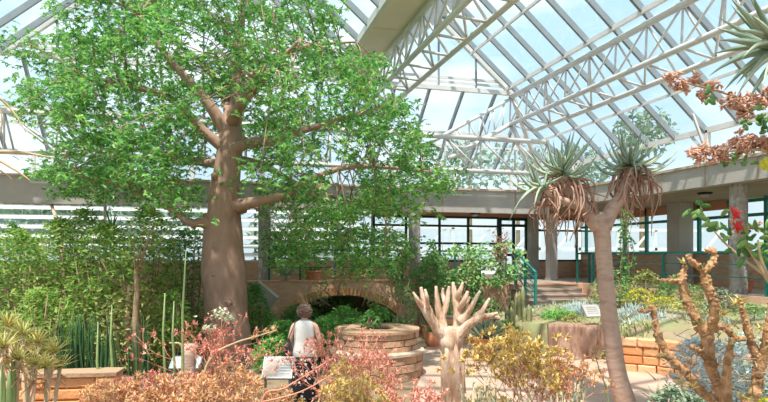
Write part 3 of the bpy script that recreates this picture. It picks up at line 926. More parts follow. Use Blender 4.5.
# ---------------- succulent shrubs with branching stems
def succulent(name, lab, base, h, spread, leafm, stemm, n0=6, depth=4, leafL=.06, leafW=.028, nleaf=9, r0=.02, tipsonly=True, group=None, cat='shrub', lean=(0, 0), curvy=.35, stiff=.25, ratio=.72):
    base = Vector(base)
    t = thing(name, lab, cat, base, group)
    st, lf = MB(), MB()
    def grow(p, d, L, r, lev):
        m = p + d * L * .5 + rdir() * L * .08
        d2 = (d + rdir() * curvy + Vector((0, 0, stiff * .5))).normalized()
        e = m + d2 * L * .5
        st.tube([p, m, e], [r, r * .85, r * .7], 5)
        if lev <= 1:
            for i in range(nleaf):
                q = (d2 * .6 + rdir()).normalized()
                lf.blade(e - d2 * rnd(0, L * .5) * (1 if not tipsonly else .4), q, leafL * rnd(.7, 1.3), leafW, .2, 2, .3, smooth=False)
        if lev > 0:
            k = R.choice((2, 2, 3))
            for i in range(k):
                nd = (d2 + rdir() * .75 + Vector((0, 0, .12))).normalized()
                grow(e, nd, L * rnd(ratio - .1, ratio + .12), r * .68, lev - 1)
    tot = sum(ratio ** i for i in range(depth + 1))
    for i in range(n0):
        a = 2 * PI * i / n0 + rnd(-.4, .4)
        d = Vector((math.cos(a) * spread + lean[0], math.sin(a) * spread + lean[1], 1)).normalized()
        grow(base + Vector((math.cos(a) * .04, math.sin(a) * .04, -.03)), d, h / tot * rnd(.95, 1.3), r0, depth)
    zs = sorted(v[2] - base.z for v in lf.v)
    k = h / max(.1, zs[int(len(zs) * .985)])
    for mb in (st, lf):
        mb.v = [(base.x + (a - base.x) * k, base.y + (b_ - base.y) * k, base.z + (c - base.z) * (k if c > base.z else 1)) for a, b_, c in mb.v]
    st.build('branches', stemm, t)
    lf.build('foliage', leafm, t)
    return t

S = succulent
S('coral_succulent', 'fine-stemmed coral pink succulent with pale flower heads before the big trunk', G(216, 7.6), 1.72, .10, M['leaf_coral'], M['stem_coral'], 5, 4, .055, .022, 8, .012)
S('orange_succulent', 'orange-pink succulent shrub spreading left of the cut trunk', G(152, 6.9), 1.08, .5, M['leaf_orange'], M['stem_coral'], 7, 4, .065, .028, 9, .014)
S('orange_succulent', 'orange and straw succulent shrub low before the cut trunk', G(200, 6.4), 1.0, .5, M['leaf_orange'], M['stem_tan'], 7, 4, .065, .028, 9, .014)
S('orange_succulent', 'peach coloured succulent shrub left of the tilted info board', G(238, 6.6), 1.12, .38, M['leaf_orange'], M['stem_tan'], 6, 4, .065, .028, 9, .013)
S('coral_succulent', 'pinkish red succulent at the lower left between reeds and wall', G(128, 7.2), 1.0, .45, M['leaf_coral'], M['stem_coral'], 5, 4, .06, .024, 8, .012)
S('straw_succulent', 'straw coloured dry succulent along the bottom edge near the woman', G(276, 5.8), .96, .5, M['leaf_straw'], M['stem_tan'], 7, 4, .055, .024, 9, .012)
S('coral_succulent', 'bright coral red stemmed succulent right of the woman', G(362, 7.4), 1.5, .2, M['leaf_coral'], M['stem_coral'], 6, 4, .055, .021, 7, .012, lean=(-.05, 0))
S('straw_succulent', 'yellow-tan thick stemmed succulent in front of the curved stone wall', G(366, 6.2), 1.32, .30, M['leaf_straw'], M['stem_tan'], 4, 4, .07, .03, 8, .022)
S('coral_succulent', 'coral red low succulent spilling right of the curved stone wall', G(396, 6.6), 1.05, .42, M['leaf_coral'], M['stem_coral'], 8, 4, .055, .022, 8, .011)
S('coral_succulent', 'coral succulent at the bottom edge below the woman', G(334, 6.0), .92, .4, M['leaf_coral'], M['stem_tan'], 7, 4, .06, .024, 8, .012)
S('straw_succulent', 'pale straw succulent at the bottom edge left of the woman', G(236, 5.4), .95, .5, M['leaf_straw'], M['stem_tan'], 7, 4, .055, .024, 9, .012)
S('straw_succulent', 'pinkish tan succulent at the bottom left below the reeds', G(108, 5.8), .95, .42, M['leaf_orange'], M['stem_tan'], 7, 4, .055, .024, 9, .012)
S('orange_succulent', 'salmon succulent just left of the woman skirt hem', G(258, 7.0), .9, .3, M['leaf_orange'], M['stem_coral'], 6, 4, .055, .024, 8, .012)
S('coral_succulent', 'coral pink low succulent at the right foot of the cut trunk', G(180, 7.8), .95, .45, M['leaf_coral'], M['stem_coral'], 6, 4, .055, .022, 8, .012)
S('coral_succulent', 'deep coral succulent at the bottom edge before the round planter', G(378, 5.8), .98, .42, M['leaf_coral'], M['stem_coral'], 7, 4, .055, .022, 8, .012)
S('straw_succulent', 'golden straw succulent left of the coral one right of the woman', G(344, 6.8), 1.12, .2, M['leaf_straw'], M['stem_tan'], 6, 4, .06, .026, 8, .014)
S('straw_succulent', 'dry tan succulent on the soil left of the bleached trunk', G(420, 6.2), .82, .4, M['leaf_straw'], M['stem_coral'], 6, 4, .05, .022, 7, .011)
S('orange_succulent', 'orange succulent below the pale flower heads', G(222, 7.0), 1.2, .3, M['leaf_orange'], M['stem_coral'], 7, 4, .06, .027, 9, .013)
S('orange_succulent', 'orange succulent in front of the low sandstone wall right end', G(112, 6.6), 1.05, .35, M['leaf_orange'], M['stem_tan'], 7, 4, .06, .027, 9, .013)
S('coral_succulent', 'tall airy coral succulent before the left side of the round planter', G(346, 8.0), 1.45, .16, M['leaf_coral'], M['stem_coral'], 5, 4, .055, .022, 5, .013)
# pale flower heads on the tall coral plant
t = thing('pale_flower_stalk', 'greenish white flower heads above the tall coral pink succulent', 'flower', G(221, 7.5))
g = MB(); limb(g, [(221, 502, 0, .012), (219, 400, 0, .01), (222, 313, 0, .006)], 7.5, 6); limb(g, [(220, 400, 0, .01), (212, 355, 0, .008), (208, 329, 0, .005)], 7.5, 6); g.build('stalk', M['stem_tan'], t)
for cx, cy, r in ((221, 313, .13), (208, 328, .07), (226, 318, .06)):
    g = MB()
    for i in range(60):
        p = W(cx, cy, 7.5) + Vector((R.gauss(0, r * .6), R.gauss(0, r * .6), R.gauss(0, r * .25))); g.kite(p, rdir(), rdir(), .05, .03)
    g.build('flower_head', M['flower_white'], t)['kind'] = 'stuff'
# long arching stems across the middle
t = thing('arching_plant', 'long pale bare stem arching right from the orange succulents', 'plant', G(205, 7.0))
g = MB(); limb(g, [(205, 470, 0, .02), (203, 385, 0, .018), (213, 356, 0, .015), (235, 343, 0, .012), (258, 336, -.1, .010), (277, 330, -.2, .006)], 7.0, 8); g.build('stem', M['stem_tan'], t)
g = MB()
for px, py in ((262, 332), (268, 334), (274, 331), (255, 338)):
    for i in range(10):
        g.blade(W(px, py, 6.9), rdir(-.2, 1), .09, .02, .2, 2)
g.build('foliage', M['leaf_orange'], t)
t = thing('slanting_plant', 'long thin coral stem slanting up past the woman skirt', 'plant', G(258, 6.4))
g = MB(); limb(g, [(258, 480, 0, .011), (262, 400, 0, .010), (285, 388, 0, .008), (320, 366, 0, .007), (336, 356, 0, .004)], 6.4, 7); limb(g, [(262, 402, 0, .010), (300, 392, 0, .008), (335, 372, 0, .006), (352, 352, 0, .004)], 6.4, 7); g.build('stem', M['stem_coral'], t)
g = MB()
for i in range(50):
    u = R.random(); g.blade(W(300 + 40 * u, 379 - 24 * u, 6.4), rdir(), .06, .02, .2, 2)
g.build('foliage', M['leaf_coral'], t)

# ---------------- left aloe bush (yellowish rosettes on grey stems)
def rosette(mb, c, axis, n, L, w, open_=.9, curve=.5, seg=5, thick=.25, jit=.15):
    axis = Vector(axis).normalized(); u = axis.orthogonal().normalized(); v = axis.cross(u)
    for i in range(n):
        t = i / n
        a = i * 2.39996
        el = open_ * (t ** .7)
        d = axis * math.cos(el * 1.5) + (u * math.cos(a) + v * math.sin(a)) * math.sin(el * 1.5)
        d = (d + rdir() * jit).normalized()
        mb.blade(c, d, L * (.65 + .5 * t) * rnd(.85, 1.15), w, curve, seg, thick)
aloes = [(8, 326, 5.0), (22, 335, 4.8), (38, 343, 5.1), (54, 352, 5.3), (46, 368, 5.0), (18, 360, 4.6), (34, 365, 4.7), (4, 348, 4.5), (60, 338 + 30, 5.4), (28, 352, 5.2), (0, 338, 5.1)]
base = G(20, 5.0)
t = thing('bushy_aloe', 'bushy aloe with yellowish spiky rosettes at the bottom left', 'plant', base)
g = MB()
for px, py, d in aloes:
    e = W(px, py, d); m = base.lerp(e, .55) + Vector((rnd(-.1, .1), rnd(-.1, .1), 0))
    g.tube([base + Vector((rnd(-.1, .1), rnd(-.1, .1), -.02)), m, e], [.03, .024, .018], 6)
g.build('stems', M['stem_tan'], t)
for px, py, d in aloes:
    g = MB(); rosette(g, W(px, py, d), (rnd(-.3, .3), rnd(-.3, .3), 1), 26, .2, .024, 1.0, -.35, 4); g.build('rosette', M['leaf_aloe_yellow'], t)
    g = MB()
    for i in range(12): g.blade(W(px, py, d) - Vector((0, 0, .03 + .12 * R.random())), rdir(-.9, .1), rnd(.1, .18), .02, -.6, 3)
    g.build('dry_leaves', M['leaf_orange'], t)
for px, top, d, lab in ((13, 352, 4.6, 'fat upright green cactus column in the bushy aloe at bottom left'), (3, 362, 4.5, 'second upright green cactus column at the very left edge'), (9, 372, 4.3, 'short green cactus column between the two taller at bottom left')):
    b = G(px, d); e = W(px, top, d)
    g = MB(); pts = [b.lerp(e, i / 12) for i in range(13)]; g.tube(pts, [.021] * 11 + [.018, .008], 8)
    o = g.build('column_cactus', M['stem_green'], None, b); tag(o, lab, 'cactus')

# ---------------- low sandstone wall bottom left
def stone_wall(name, lab, line, z0, z1, depth, mats, course=.17, blk=.38, cat='wall', capm=None):
    """line: plan polyline; split into courses of separate blocks"""
    line = [Vector((p[0], p[1], 0)) for p in line]
    t = thing(name, lab, cat, (line[0].x, line[0].y, z0))
    ln = [(b - a).length for a, b in zip(line[:-1], line[1:])]; tot = sum(ln)
    def at(s):
        s = max(0, min(tot, s))
        for i, l in enumerate(ln):
            if s <= l or i == len(ln) - 1:
                a, b = line[i], line[i + 1]; d = (b - a).normalized(); return a + d * s, d
            s -= l
    g = MB(); nz = max(1, round((z1 - z0) / course)); ch = (z1 - z0) / nz
    for k in range(nz):
        s = -rnd(0, blk) if k % 2 else 0
        while s < tot:
            w = blk * rnd(.7, 1.4); s1 = min(tot, s + w); s0 = max(0, s)
            if s1 - s0 > .05:
                a, _ = at(s0 + .008); b, _ = at(s1 - .008); d = (b - a)
                if d.length > .02:
                    x = d.normalized(); y = Vector((-x.y, x.x, 0)); off = rnd(-.02, .02)
                    hb = ch - .012
                    # block with bulged face (worn sandstone)
                    c = (a + b) / 2 + y * (depth / 2 + off); c.z = z0 + ch * (k + .5)
                    L2, D2, H2 = d.length / 2, depth / 2, hb / 2
                    vs = []
                    for fy, sh in ((-1, .0), (-1, 1), (1, 1)):
                        pass
                    e = .025
                    ring = lambda yy, ix: [c + x * sx * (L2 - ix) + y * yy + Vector((0, 0, sz * (H2 - ix))) for sx, sz in ((-1, -1), (1, -1), (1, 1), (-1, 1))]
                    vs = ring(-D2, e) + ring(-D2 + e, 0) + ring(D2 - e, 0) + ring(D2, e)
                    fs = [(0, 1, 2, 3), (15, 14, 13, 12)]
                    for q in range(3):
                        for m_ in range(4): fs.append((q * 4 + m_, q * 4 + 4 + m_, q * 4 + 4 + (m_ + 1) % 4, q * 4 + (m_ + 1) % 4))
                    g.add(vs, [f[::-1] for f in fs])
            s += w
    g.build('stone_courses', mats, t)
    if capm:
        g = MB()
        n = max(2, int(tot / .25)); prev = None
        vs = []
        for i in range(n + 1):
            p, d = at(tot * i / n); y = Vector((-d.y, d.x, 0))
            for yy, zz in ((-.03, z1), (-.03, z1 + .05), (depth + .03, z1 + .05), (depth + .03, z1)):
                q = p + y * yy; q.z = zz; vs.append(q + Vector((0, 0, .012 * noise.noise(q * 3) if zz > z1 else 0)))
        fs = []
        for i in range(n):
            for k in range(4): fs.append((i * 4 + k, i * 4 + (k + 1) % 4, i * 4 + 4 + (k + 1) % 4, i * 4 + 4 + k))
        fs += [(3, 2, 1, 0), tuple(n * 4 + k for k in range(4))]
        g.add(vs, fs); g.build('cap_stones', capm, t)
    return t
a, b, c = G(-60, 8.0), G(60, 8.1), G(117, 8.2)
stone_wall('sandstone_wall', 'low orange sandstone wall at the bottom left behind the bushy aloe', [a, b, c], 0, .82, .35, M['sandstone'], .15, .5, capm=M['buffstone'])
# right bed walls
a, b = G(624, 12.75), G(668, 12.35)
stone_wall('sandstone_wall', 'orange sandstone block wall facing the path right of the slim aloe trunk', [(8.28, 10.78), (8.92, 10.12), (9.0, 8.2)], 0, .74, .3, M['sandstone'], .19, .34)
stone_wall('sandstone_wall', 'low sandstone wall glimpsed behind the bleached dead trunk', [G(440, 16.6), G(500, 16.4)], .0, .72, .35, M['sandstone'], .16, .4, capm=M['palestone'])
stone_wall('sandstone_wall', 'short orange stone pier at the left end of the brown rock face', [G(541, 14.9), G(556, 14.4)], 0, .8, .3, M['sandstone'], .18, .3)
# rock face
g = MB(); vs = []; fs = []
nx, nz = 34, 10
pa, pb = Vector((7.75, 12.78, 0)), Vector((9.0, 12.15, 0)); pd = (pb - pa); pn = Vector((pd.y, -pd.x, 0)).normalized()
for i in range(nx + 1):
    for k in range(nz + 1):
        p = pa.lerp(pb, i / nx); p.z = .82 * k / nz
        q = Vector((p.x * 5, p.y * 5, p.z * 1.1))
        p = p + pn * (.10 + .22 * noise.noise(q) + .10 * noise.noise(q * 2.7)) - pn * .08 * (k / nz) ** 3
        vs.append(p)
for i in range(nx):
    for k in range(nz): fs.append((i * (nz + 1) + k, (i + 1) * (nz + 1) + k, (i + 1) * (nz + 1) + k + 1, i * (nz + 1) + k + 1))
n0 = len(vs)
for i in range(nx + 1):
    p = pa.lerp(pb, i / nx) - pn * .35; p.z = .8; vs.append(p)
for i in range(nx): fs.append((i * (nz + 1) + nz, (i + 1) * (nz + 1) + nz, n0 + i + 1, n0 + i))
g.add(vs, fs, 0, True)
o = g.build('rock_face', M['rockface'], None, (pa.x, pa.y, 0)); tag(o, 'brown ribbed rock face edging the path left of the slim aloe trunk', 'rock')

# ---------------- curved stone wall (planter ring)
cc = G(377, 12.35)
t = thing('curved_stone_wall', 'round tan stone planter wall on the path beside the bleached trunk', 'wall', cc)
def ring_wall(r_out, r_in, z0, z1, a0, a1, nc, nb):
    g = MB(); ch = (z1 - z0) / nc
    for k in range(nc):
        a = a0 - (k % 2) * .12
        while a < a1:
            w = (a1 - a0) / nb * rnd(.7, 1.35); b = min(a1, a + w)
            aa = max(a, a0)
            if b - aa > .04:
                ro = r_out + rnd(-.02, .025); n = 4; vs = []
                for j in range(n + 1):
                    q = aa + .008 + (b - aa - .016) * j / n
                    ex = .02 if j in (0, n) else 0
                    for rr, zz in ((ro - ex, z0 + ch * k + .01), (ro - ex, z0 + ch * (k + 1) - .008), (r_in, z0 + ch * (k + 1) - .008), (r_in, z0 + ch * k + .01)):
                        vs.append(cc + Vector((rr * math.cos(q), rr * math.sin(q), zz)))
                fs = []
                for j in range(n):
                    for m_ in range(4): fs.append((j * 4 + m_, j * 4 + (m_ + 1) % 4, j * 4 + 4 + (m_ + 1) % 4, j * 4 + 4 + m_))
                fs += [(0, 1, 2, 3)[::-1], tuple(n * 4 + m_ for m_ in range(4))]
                g.add(vs, [f[::-1] for f in fs])
            a += w
    return g
ring_wall(.96, .4, 0, .50, 0, 2 * PI, 3, 13).build('stone_courses', M['buffstone'], t)
ring_wall(.86, .4, .54, .94, .3, .3 + 2 * PI, 3, 12).build('stone_courses', M['buffstone'], t)
def ring_cap(z, ro, ri, name, m):
    a0, a1 = 0, 2 * PI
    g = MB(); vs = []; fs = []; n = 64
    for j in range(n + 1):
        q = a0 + (a1 - a0) * j / n
        for rr, zz in ((ro + .03, z - .01), (ro + .03, z + .04), ((ro + ri) / 2, z + .065), (ri - .03, z + .04), (ri - .03, z - .01)):
            p = cc + Vector((rr * math.cos(q), rr * math.sin(q), zz)); p.z += .02 * noise.noise(p * 3); vs.append(p)
    for j in range(n):
        for m_ in range(5): fs.append((j * 5 + m_, (j + 1) * 5 + m_, (j + 1) * 5 + (m_ + 1) % 5, j * 5 + (m_ + 1) % 5))
    fs += [(0, 1, 2, 3, 4), tuple(n * 5 + k for k in (4, 3, 2, 1, 0))]
    g.add(vs, fs); g.build(name, m, t)
ring_cap(.94, .86, .38, 'cap_ring', M['buffstone'])
ring_cap(.50, .96, .72, 'low_cap_ring', M['palestone'])
g = MB(); g.lathe([(.41, .4), (.41, .9), (.2, .93)], cc, 24); g.build('soil_fill', M['soil'], t)
shrub('dark_shrub', 'small dark leafed shrub growing inside the round planter at left', 'shrub', cc + Vector((-.15, 0, .92)), .4, .25, .25, 200, .1, .05, M['leaf_dark'], nst=4)

# ---------------- bleached dead tree
DD = 8.5
b = GP(455, 255 + 590 * 2.5 / DD)
t = thing('dead_tree', 'bleached pale dead tree trunk with stubby finger branches', 'tree', b)
g = MB()
limb(g, [(455, 432, 0, .19), (455, 405, 0, .165), (453, 385, 0, .16), (452, 362, 0, .155), (451, 346, 0, .165), (450, 334, 0, .17), (450, 327, 0, .12)], DD, 18, 5, bumpy=.3, bscale=5)
for k in range(7):   # buttress ridges
    a = 2 * PI * k / 7 + .3; ox, oy = math.cos(a) * .135, math.sin(a) * .135
    pts = [W(455, 430, DD) + Vector((ox * 1.3, oy * 1.3, 0)), W(453, 385, DD) + Vector((ox, oy, 0)), W(452, 355, DD) + Vector((ox * 1.02, oy, 0)), W(450, 336, DD) + Vector((ox * 1.05, oy, 0))]
    g.tube(pts, [.06, .045, .04, .02], 8, bumpy=.3, bscale=6)
g.build('trunk', M['bark_bleached'], t)
br = [
    [(447, 340, 0, .11), (440, 331, -.05, .09), (432, 320, -.1, .075), (424, 308, -.15, .06), (415, 298, -.2, .022)],
    [(432, 320, -.1, .06), (428, 308, -.15, .05), (423, 297, -.15, .04), (421, 287, -.15, .018)],
    [(424, 308, -.15, .04), (418, 300, -.25, .03), (413, 292, -.25, .016)],
    [(428, 308, -.2, .035), (427, 298, -.3, .03), (425, 289, -.3, .016)],
    [(443, 333, .05, .09), (441, 320, .05, .07), (438, 306, .05, .05), (436, 286, .05, .02)],
    [(441, 320, .05, .055), (446, 306, .1, .045), (448, 295, .1, .035), (449, 286, .1, .018)],
    [(446, 306, .1, .035), (443, 296, .2, .03), (443, 288, .2, .016)],
    [(455, 338, 0, .11), (459, 325, 0, .085), (458, 310, 0, .07), (455, 296, 0, .05), (453, 282, 0, .02)],
    [(456, 300, 0, .045), (460, 291, -.1, .035), (463, 282, -.1, .018)],
    [(458, 312, 0, .05), (464, 301, -.15, .04), (468, 291, -.15, .02)],
    [(460, 322, -.05, .07), (468, 312, -.1, .05), (474, 302, -.15, .035), (480, 291, -.2, .018)],
    [(468, 312, -.1, .035), (467, 303, -.05, .03), (470, 297, 0, .016)],
    [(457, 336, -.05, .09), (468, 325, -.1, .065), (480, 318, -.15, .05), (489, 316, -.15, .04), (498, 313, -.2, .018)],
    [(478, 319, -.15, .045), (484, 308, -.1, .035), (490, 298, -.1, .018)],
    [(470, 324, -.1, .035), (475, 316, .0, .03), (483, 309, .05, .016)],
]
for q in br:
    g = MB(); limb(g, q, DD, 9, 4, bumpy=.2, bscale=9); g.build('branch', M['bark_bleached'], t)

# ---------------- quiver tree
QD = 9.0
b = GP(629, 255 + 590 * 2.5 / QD)
t = thing('quiver_tree', 'slim smooth-trunked tree aloe with spiky rosettes and dry leaf skirts', 'tree', b)
g = MB(); limb(g, [(631, 420, 0, .17), (624, 400, 0, .15), (617, 370, 0, .135), (611, 330, 0, .125), (607, 295, 0, .12), (604, 260, 0, .12), (602, 235, 0, .125), (600, 222, 0, .135), (598, 214, 0, .10)], QD, 20, 6, bumpy=.05, bscale=6)
# root ridge on the right of the base
limb(g, [(634, 420, -.1, .12), (626, 388, -.08, .08), (620, 362, -.03, .04)], QD, 8)
g.build('trunk', M['bark_quiver'], t)
arms = [[(598, 228, 0, .13), (588, 214, 0, .115), (577, 200, 0, .105), (569, 190, 0, .10), (563, 176, 0, .08)],
        [(604, 228, 0, .13), (612, 210, 0, .12), (622, 196, 0, .11), (628, 180, 0, .10), (630, 168, 0, .08)],
        [(583, 208, -.05, .08), (566, 202, -.15, .07), (552, 197, -.25, .065), (546, 189, -.3, .05)]]
qarm = []
for q in arms:
    g = MB(); limb(g, [(a_, b_, c_, r_ * .88) for a_, b_, c_, r_ in q], QD, 14, 5, bumpy=.06, bscale=6); qarm.append(g.build('branch', M['bark_quiver'], t))
def leaf_to(mb, px0, py0, px1, py1, d, dd, w, sag=.0, seg=7):
    """one big leaf from crown centre to tip seen at px1,py1"""
    a = W(px0, py0, d); e = W(px1, py1, d + dd); L = (e - a).length
    m = a.lerp(e, .5) + Vector((0, 0, sag * L))
    pts = []
    p0 = a; ctrl = m + (m - a.lerp(e, .5))
    dirs = []
    prev = None; vs = []; fs = []
    for i in range(seg + 1):
        u = i / seg
        p = a * (1 - u) ** 2 + ctrl * 2 * u * (1 - u) + e * u * u
        tn = ((ctrl - a) * (1 - u) + (e - ctrl) * u).normalized()
        sd = tn.cross(Vector((SS, CC, .55))).normalized(); nr = sd.cross(tn).normalized()
        ww = w * (.8 + .5 * u - 1.3 * u * u) if u < 1 else w * .03
        ww = max(ww, w * .03)
        vs += [p + sd * ww / 2 + nr * ww * .15, p, p - sd * ww / 2 + nr * ww * .15, p - nr * ww * .28]
    for i in range(seg):
        for k in range(4): fs.append((i * 4 + k, i * 4 + (k + 1) % 4, i * 4 + 4 + (k + 1) % 4, i * 4 + 4 + k))
    fs += [(3, 2, 1, 0), tuple(seg * 4 + k for k in range(4))]
    mb.add(vs, fs, 0, True)
heads = [
    ((563, 172), 0, [(545, 133, -.2, -.1), (553, 140, .3, -.1), (571, 132, .1, .1), (580, 140, -.3, .08), (590, 143, .3, .1), (596, 133, .2, .15), (530, 150, .2, -.15), (524, 157, -.2, -.1), (585, 160, -.5, -.05), (600, 150, -.3, -.15), (540, 158, -.6, .1), (555, 148, -.6, .15), (575, 150, -.6, .1), (562, 138, .5, 0), (593, 166, .2, -.1), (538, 135, .5, -.15), (528, 143, .0, -.2), (575, 128, .4, .12), (583, 133, -.1, .15), (548, 165, -.7, .15), (566, 160, -.8, .2)]),
    ((545, 187), -.3, [(507, 176, .1, -.15), (515, 168, -.1, -.1), (524, 150, .2, -.2), (512, 186, .2, .1), (519, 203, -.2, .15), (508, 224, -.1, .3), (530, 160, -.4, -.1), (549, 165, .3, 0), (533, 214, -.4, .3), (527, 180, -.5, .1), (562, 176, -.3, .1), (523, 172, .4, -.12)]),
    ((630, 165), 0, [(597, 148, .2, -.2), (590, 157, -.2, -.2), (607, 133, .1, -.12), (616, 118, .2, -.05), (620, 127, -.3, 0), (634, 126, .3, 0), (643, 128, -.1, .1), (650, 133, .3, .1), (658, 144, -.2, .1), (668, 143, .1, -.1), (684, 141, .2, -.12), (676, 158, -.1, -.1), (667, 166, .2, .08), (658, 182, -.3, .1), (645, 170, -.6, .1), (600, 164, -.3, -.1), (606, 175, -.4, .1), (616, 150, -.6, .12), (632, 148, -.6, .15), (648, 152, -.6, .1), (662, 152, -.4, .05), (640, 140, .5, .05), (604, 142, .5, -.12), (625, 136, .5, 0), (655, 165, .4, -.05), (597, 172, .2, .1), (637, 178, -.7, .2)]),
]
for hi, ((hx, hy), off, tips) in enumerate(heads):
    g = MB()
    for x, y, dd, sag in tips:
        leaf_to(g, hx + rnd(-2, 2), hy + rnd(-2, 2), x, y, QD + off, dd, rnd(.062, .082), sag * .8 - (.13 if y < hy - 6 and abs(x - hx) > 9 else 0))
        if R.random() < .6:
            leaf_to(g, hx + rnd(-2, 2), hy + rnd(-2, 2), hx + (x - hx) * rnd(.5, .85) + rnd(-8, 8), hy + (y - hy) * rnd(.5, .85) + rnd(-6, 6), QD + off, -dd + rnd(-.3, .3), rnd(.055, .075), sag * .8 - .1)
    g.build('rosette', M['leaf_aloe'], qarm[(0, 2, 1)[hi]])
# dry hanging leaves
def dry_skirt(px, py, d, n, wx, lmin, lmax, spread):
    g = MB()
    for i in range(n):
        a = rnd(0, 2 * PI); q = rnd(.4, 1)
        p = W(px + rnd(-wx, wx), py + rnd(-4, 10), d)
        o = Vector((math.cos(a), math.sin(a), 0))
        L = rnd(lmin, lmax)
        p1 = p + o * spread * .6 * q + Vector((0, 0, rnd(-.05, .06)))
        p2 = p + o * spread * q + Vector((0, 0, -L * .45))
        p2 += Vector((rnd(-.08, .08), rnd(-.08, .08), 0)); p3 = p2 + o * rnd(-.24, .12) + Vector((rnd(-.14, .14), rnd(-.14, .14), -L * rnd(.2, .6)))
        sp = smoothpts([tuple(p), tuple(p1), tuple(p2), tuple(p3)], 3)
        n_ = len(sp); g.tube(sp, [.016 * (1 - .8 * (j / (n_ - 1)) ** 1.5) + .003 for j in range(n_)], 5)
    return g
dry_skirt(565, 180, QD, 46, 14, .25, 1.0, .36).build('dry_leaf_skirt', M['leaf_dry'], qarm[0])
dry_skirt(548, 194, QD - .3, 16, 6, .2, .7, .24).build('dry_leaf_skirt', M['leaf_dry'], qarm[2])
dry_skirt(632, 172, QD, 50, 9, .3, .9, .34).build('dry_leaf_skirt', M['leaf_dry'], qarm[1])
dry_skirt(585, 195, QD, 18, 10, .2, .45, .12).build('dry_leaf_skirt', M['leaf_dry'], qarm[0])

# ---------------- thick stemmed orange shrub, bottom right
PD = 4.8
b = G(727, PD)
t = thing('thick_stemmed_shrub', 'knobbly orange-brown thick-stemmed succulent shrub at the bottom right', 'shrub', b)
g = MB(); limb(g, [(727, 564, 0, .17), (727, 500, 0, .15), (728, 450, 0, .13), (727, 415, 0, .08)], PD, 14, 4, bumpy=.25, bscale=9); g.build('trunk', M['bark_orange'], t)
stems = [
    [(728, 440, 0, .075), (727, 405, 0, .06), (717, 383, 0, .055), (711, 365, 0, .056), (708, 350, 0, .064), (706, 334, 0, .06), (696, 321, 0, .05), (690, 308, 0, .045), (684, 292, 0, .04), (682, 277, 0, .036), (686, 267, 0, .022)],
    [(707, 336, 0, .05), (713, 322, -.05, .046), (715, 308, -.08, .044), (711, 295, -.08, .042), (706, 282, -.08, .04), (704, 272, -.08, .034)],
    [(705, 273, -.08, .034), (699, 267, -.1, .026), (692, 262, -.12, .022), (688, 256, -.12, .014)],
    [(704, 272, -.08, .034), (710, 266, -.06, .03), (714, 258, -.04, .026), (713, 251, -.04, .024), (707, 250, -.04, .02)],
    [(728, 450, 0, .07), (718, 404, .05, .05), (704, 394, .1, .045), (689, 376, .15, .042), (673, 360, .2, .04), (661, 343, .22, .036), (656, 328, .25, .034), (653, 308, .25, .03), (647, 311, .25, .018), (638, 310, .25, .01)],
    [(728, 445, 0, .08), (745, 410, .05, .06), (757, 385, .1, .058), (758, 362, .1, .05), (750, 338, .1, .04), (745, 320, .1, .034), (740, 300, .1, .02)],
    [(758, 378, .1, .05), (764, 352, .05, .045), (769, 322, 0, .04), (774, 296, 0, .03), (776, 270, 0, .015)],
    [(729, 430, -.1, .055), (727, 396, -.15, .046), (727, 373, -.15, .042), (730, 350, -.15, .032), (732, 338, -.15, .02)],
    [(707, 334, 0, .04), (718, 326, 0, .035), (727, 330, 0, .034), (735, 339, 0, .028), (745, 338, .05, .022)],
    [(682, 282, 0, .02), (672, 281, 0, .014), (660, 280, 0, .008)],
    [(673, 360, .2, .03), (664, 356, .1, .02), (655, 357, .1, .01)],
    [(711, 365, 0, .03), (700, 352, -.1, .025), (690, 345, -.1, .015)],
]
for q in stems:
    q = [(a_, b_, c_, r_ * .8) for a_, b_, c_, r_ in q]
    g = MB(); pts = limb(g, q, PD, 10, 5, bumpy=.45, bscale=18)
    n_ = len(pts)
    for i in range(2, n_ - 1):
        for k in range(3):
            r = smoothpts(q, 5)[i][3]
            dr = rdir(); g.blob(pts[i] + dr * r * .95, rnd(.009, .018), amp=.5, seg=6, rings=4)
            if R.random() < .2: g.tube([pts[i] + dr * r * .8, pts[i] + dr * (r + .02), pts[i] + dr * (r + .03) + Vector((0, 0, .015))], [.006, .004, .002], 4)
    g.build('stem', M['bark_orange'], t)
g = MB()
for i in range(70):
    x, y = rnd(655, 768), rnd(300, 415); p = W(x, y, PD + rnd(-.1, .35)); q = rdir(-.3, .9)
    g.tube([p, p + q * rnd(.05, .12) + rdir() * .02, p + q * rnd(.13, .24) + rdir() * .05], [.006, .004, .002], 4)
g.build('dry_twigs', M['stem_tan'], t)['kind'] = 'stuff'
g = MB()
for px, py, n in ((719, 316, 8), (723, 314, 6), (683, 262, 5), (735, 305, 10), (740, 300, 8), (690, 387, 8), (683, 384, 6), (742, 398, 9), (760, 330, 6), (648, 304, 6), (705, 268, 4), (712, 285, 5)):
    for i in range(n): g.blade(W(px + rnd(-2, 2), py + rnd(-2, 2), PD), rdir(-.1, .9), rnd(.05, .09), .025, .3, 3)
g.build('foliage', M['leaf_straw'], t)

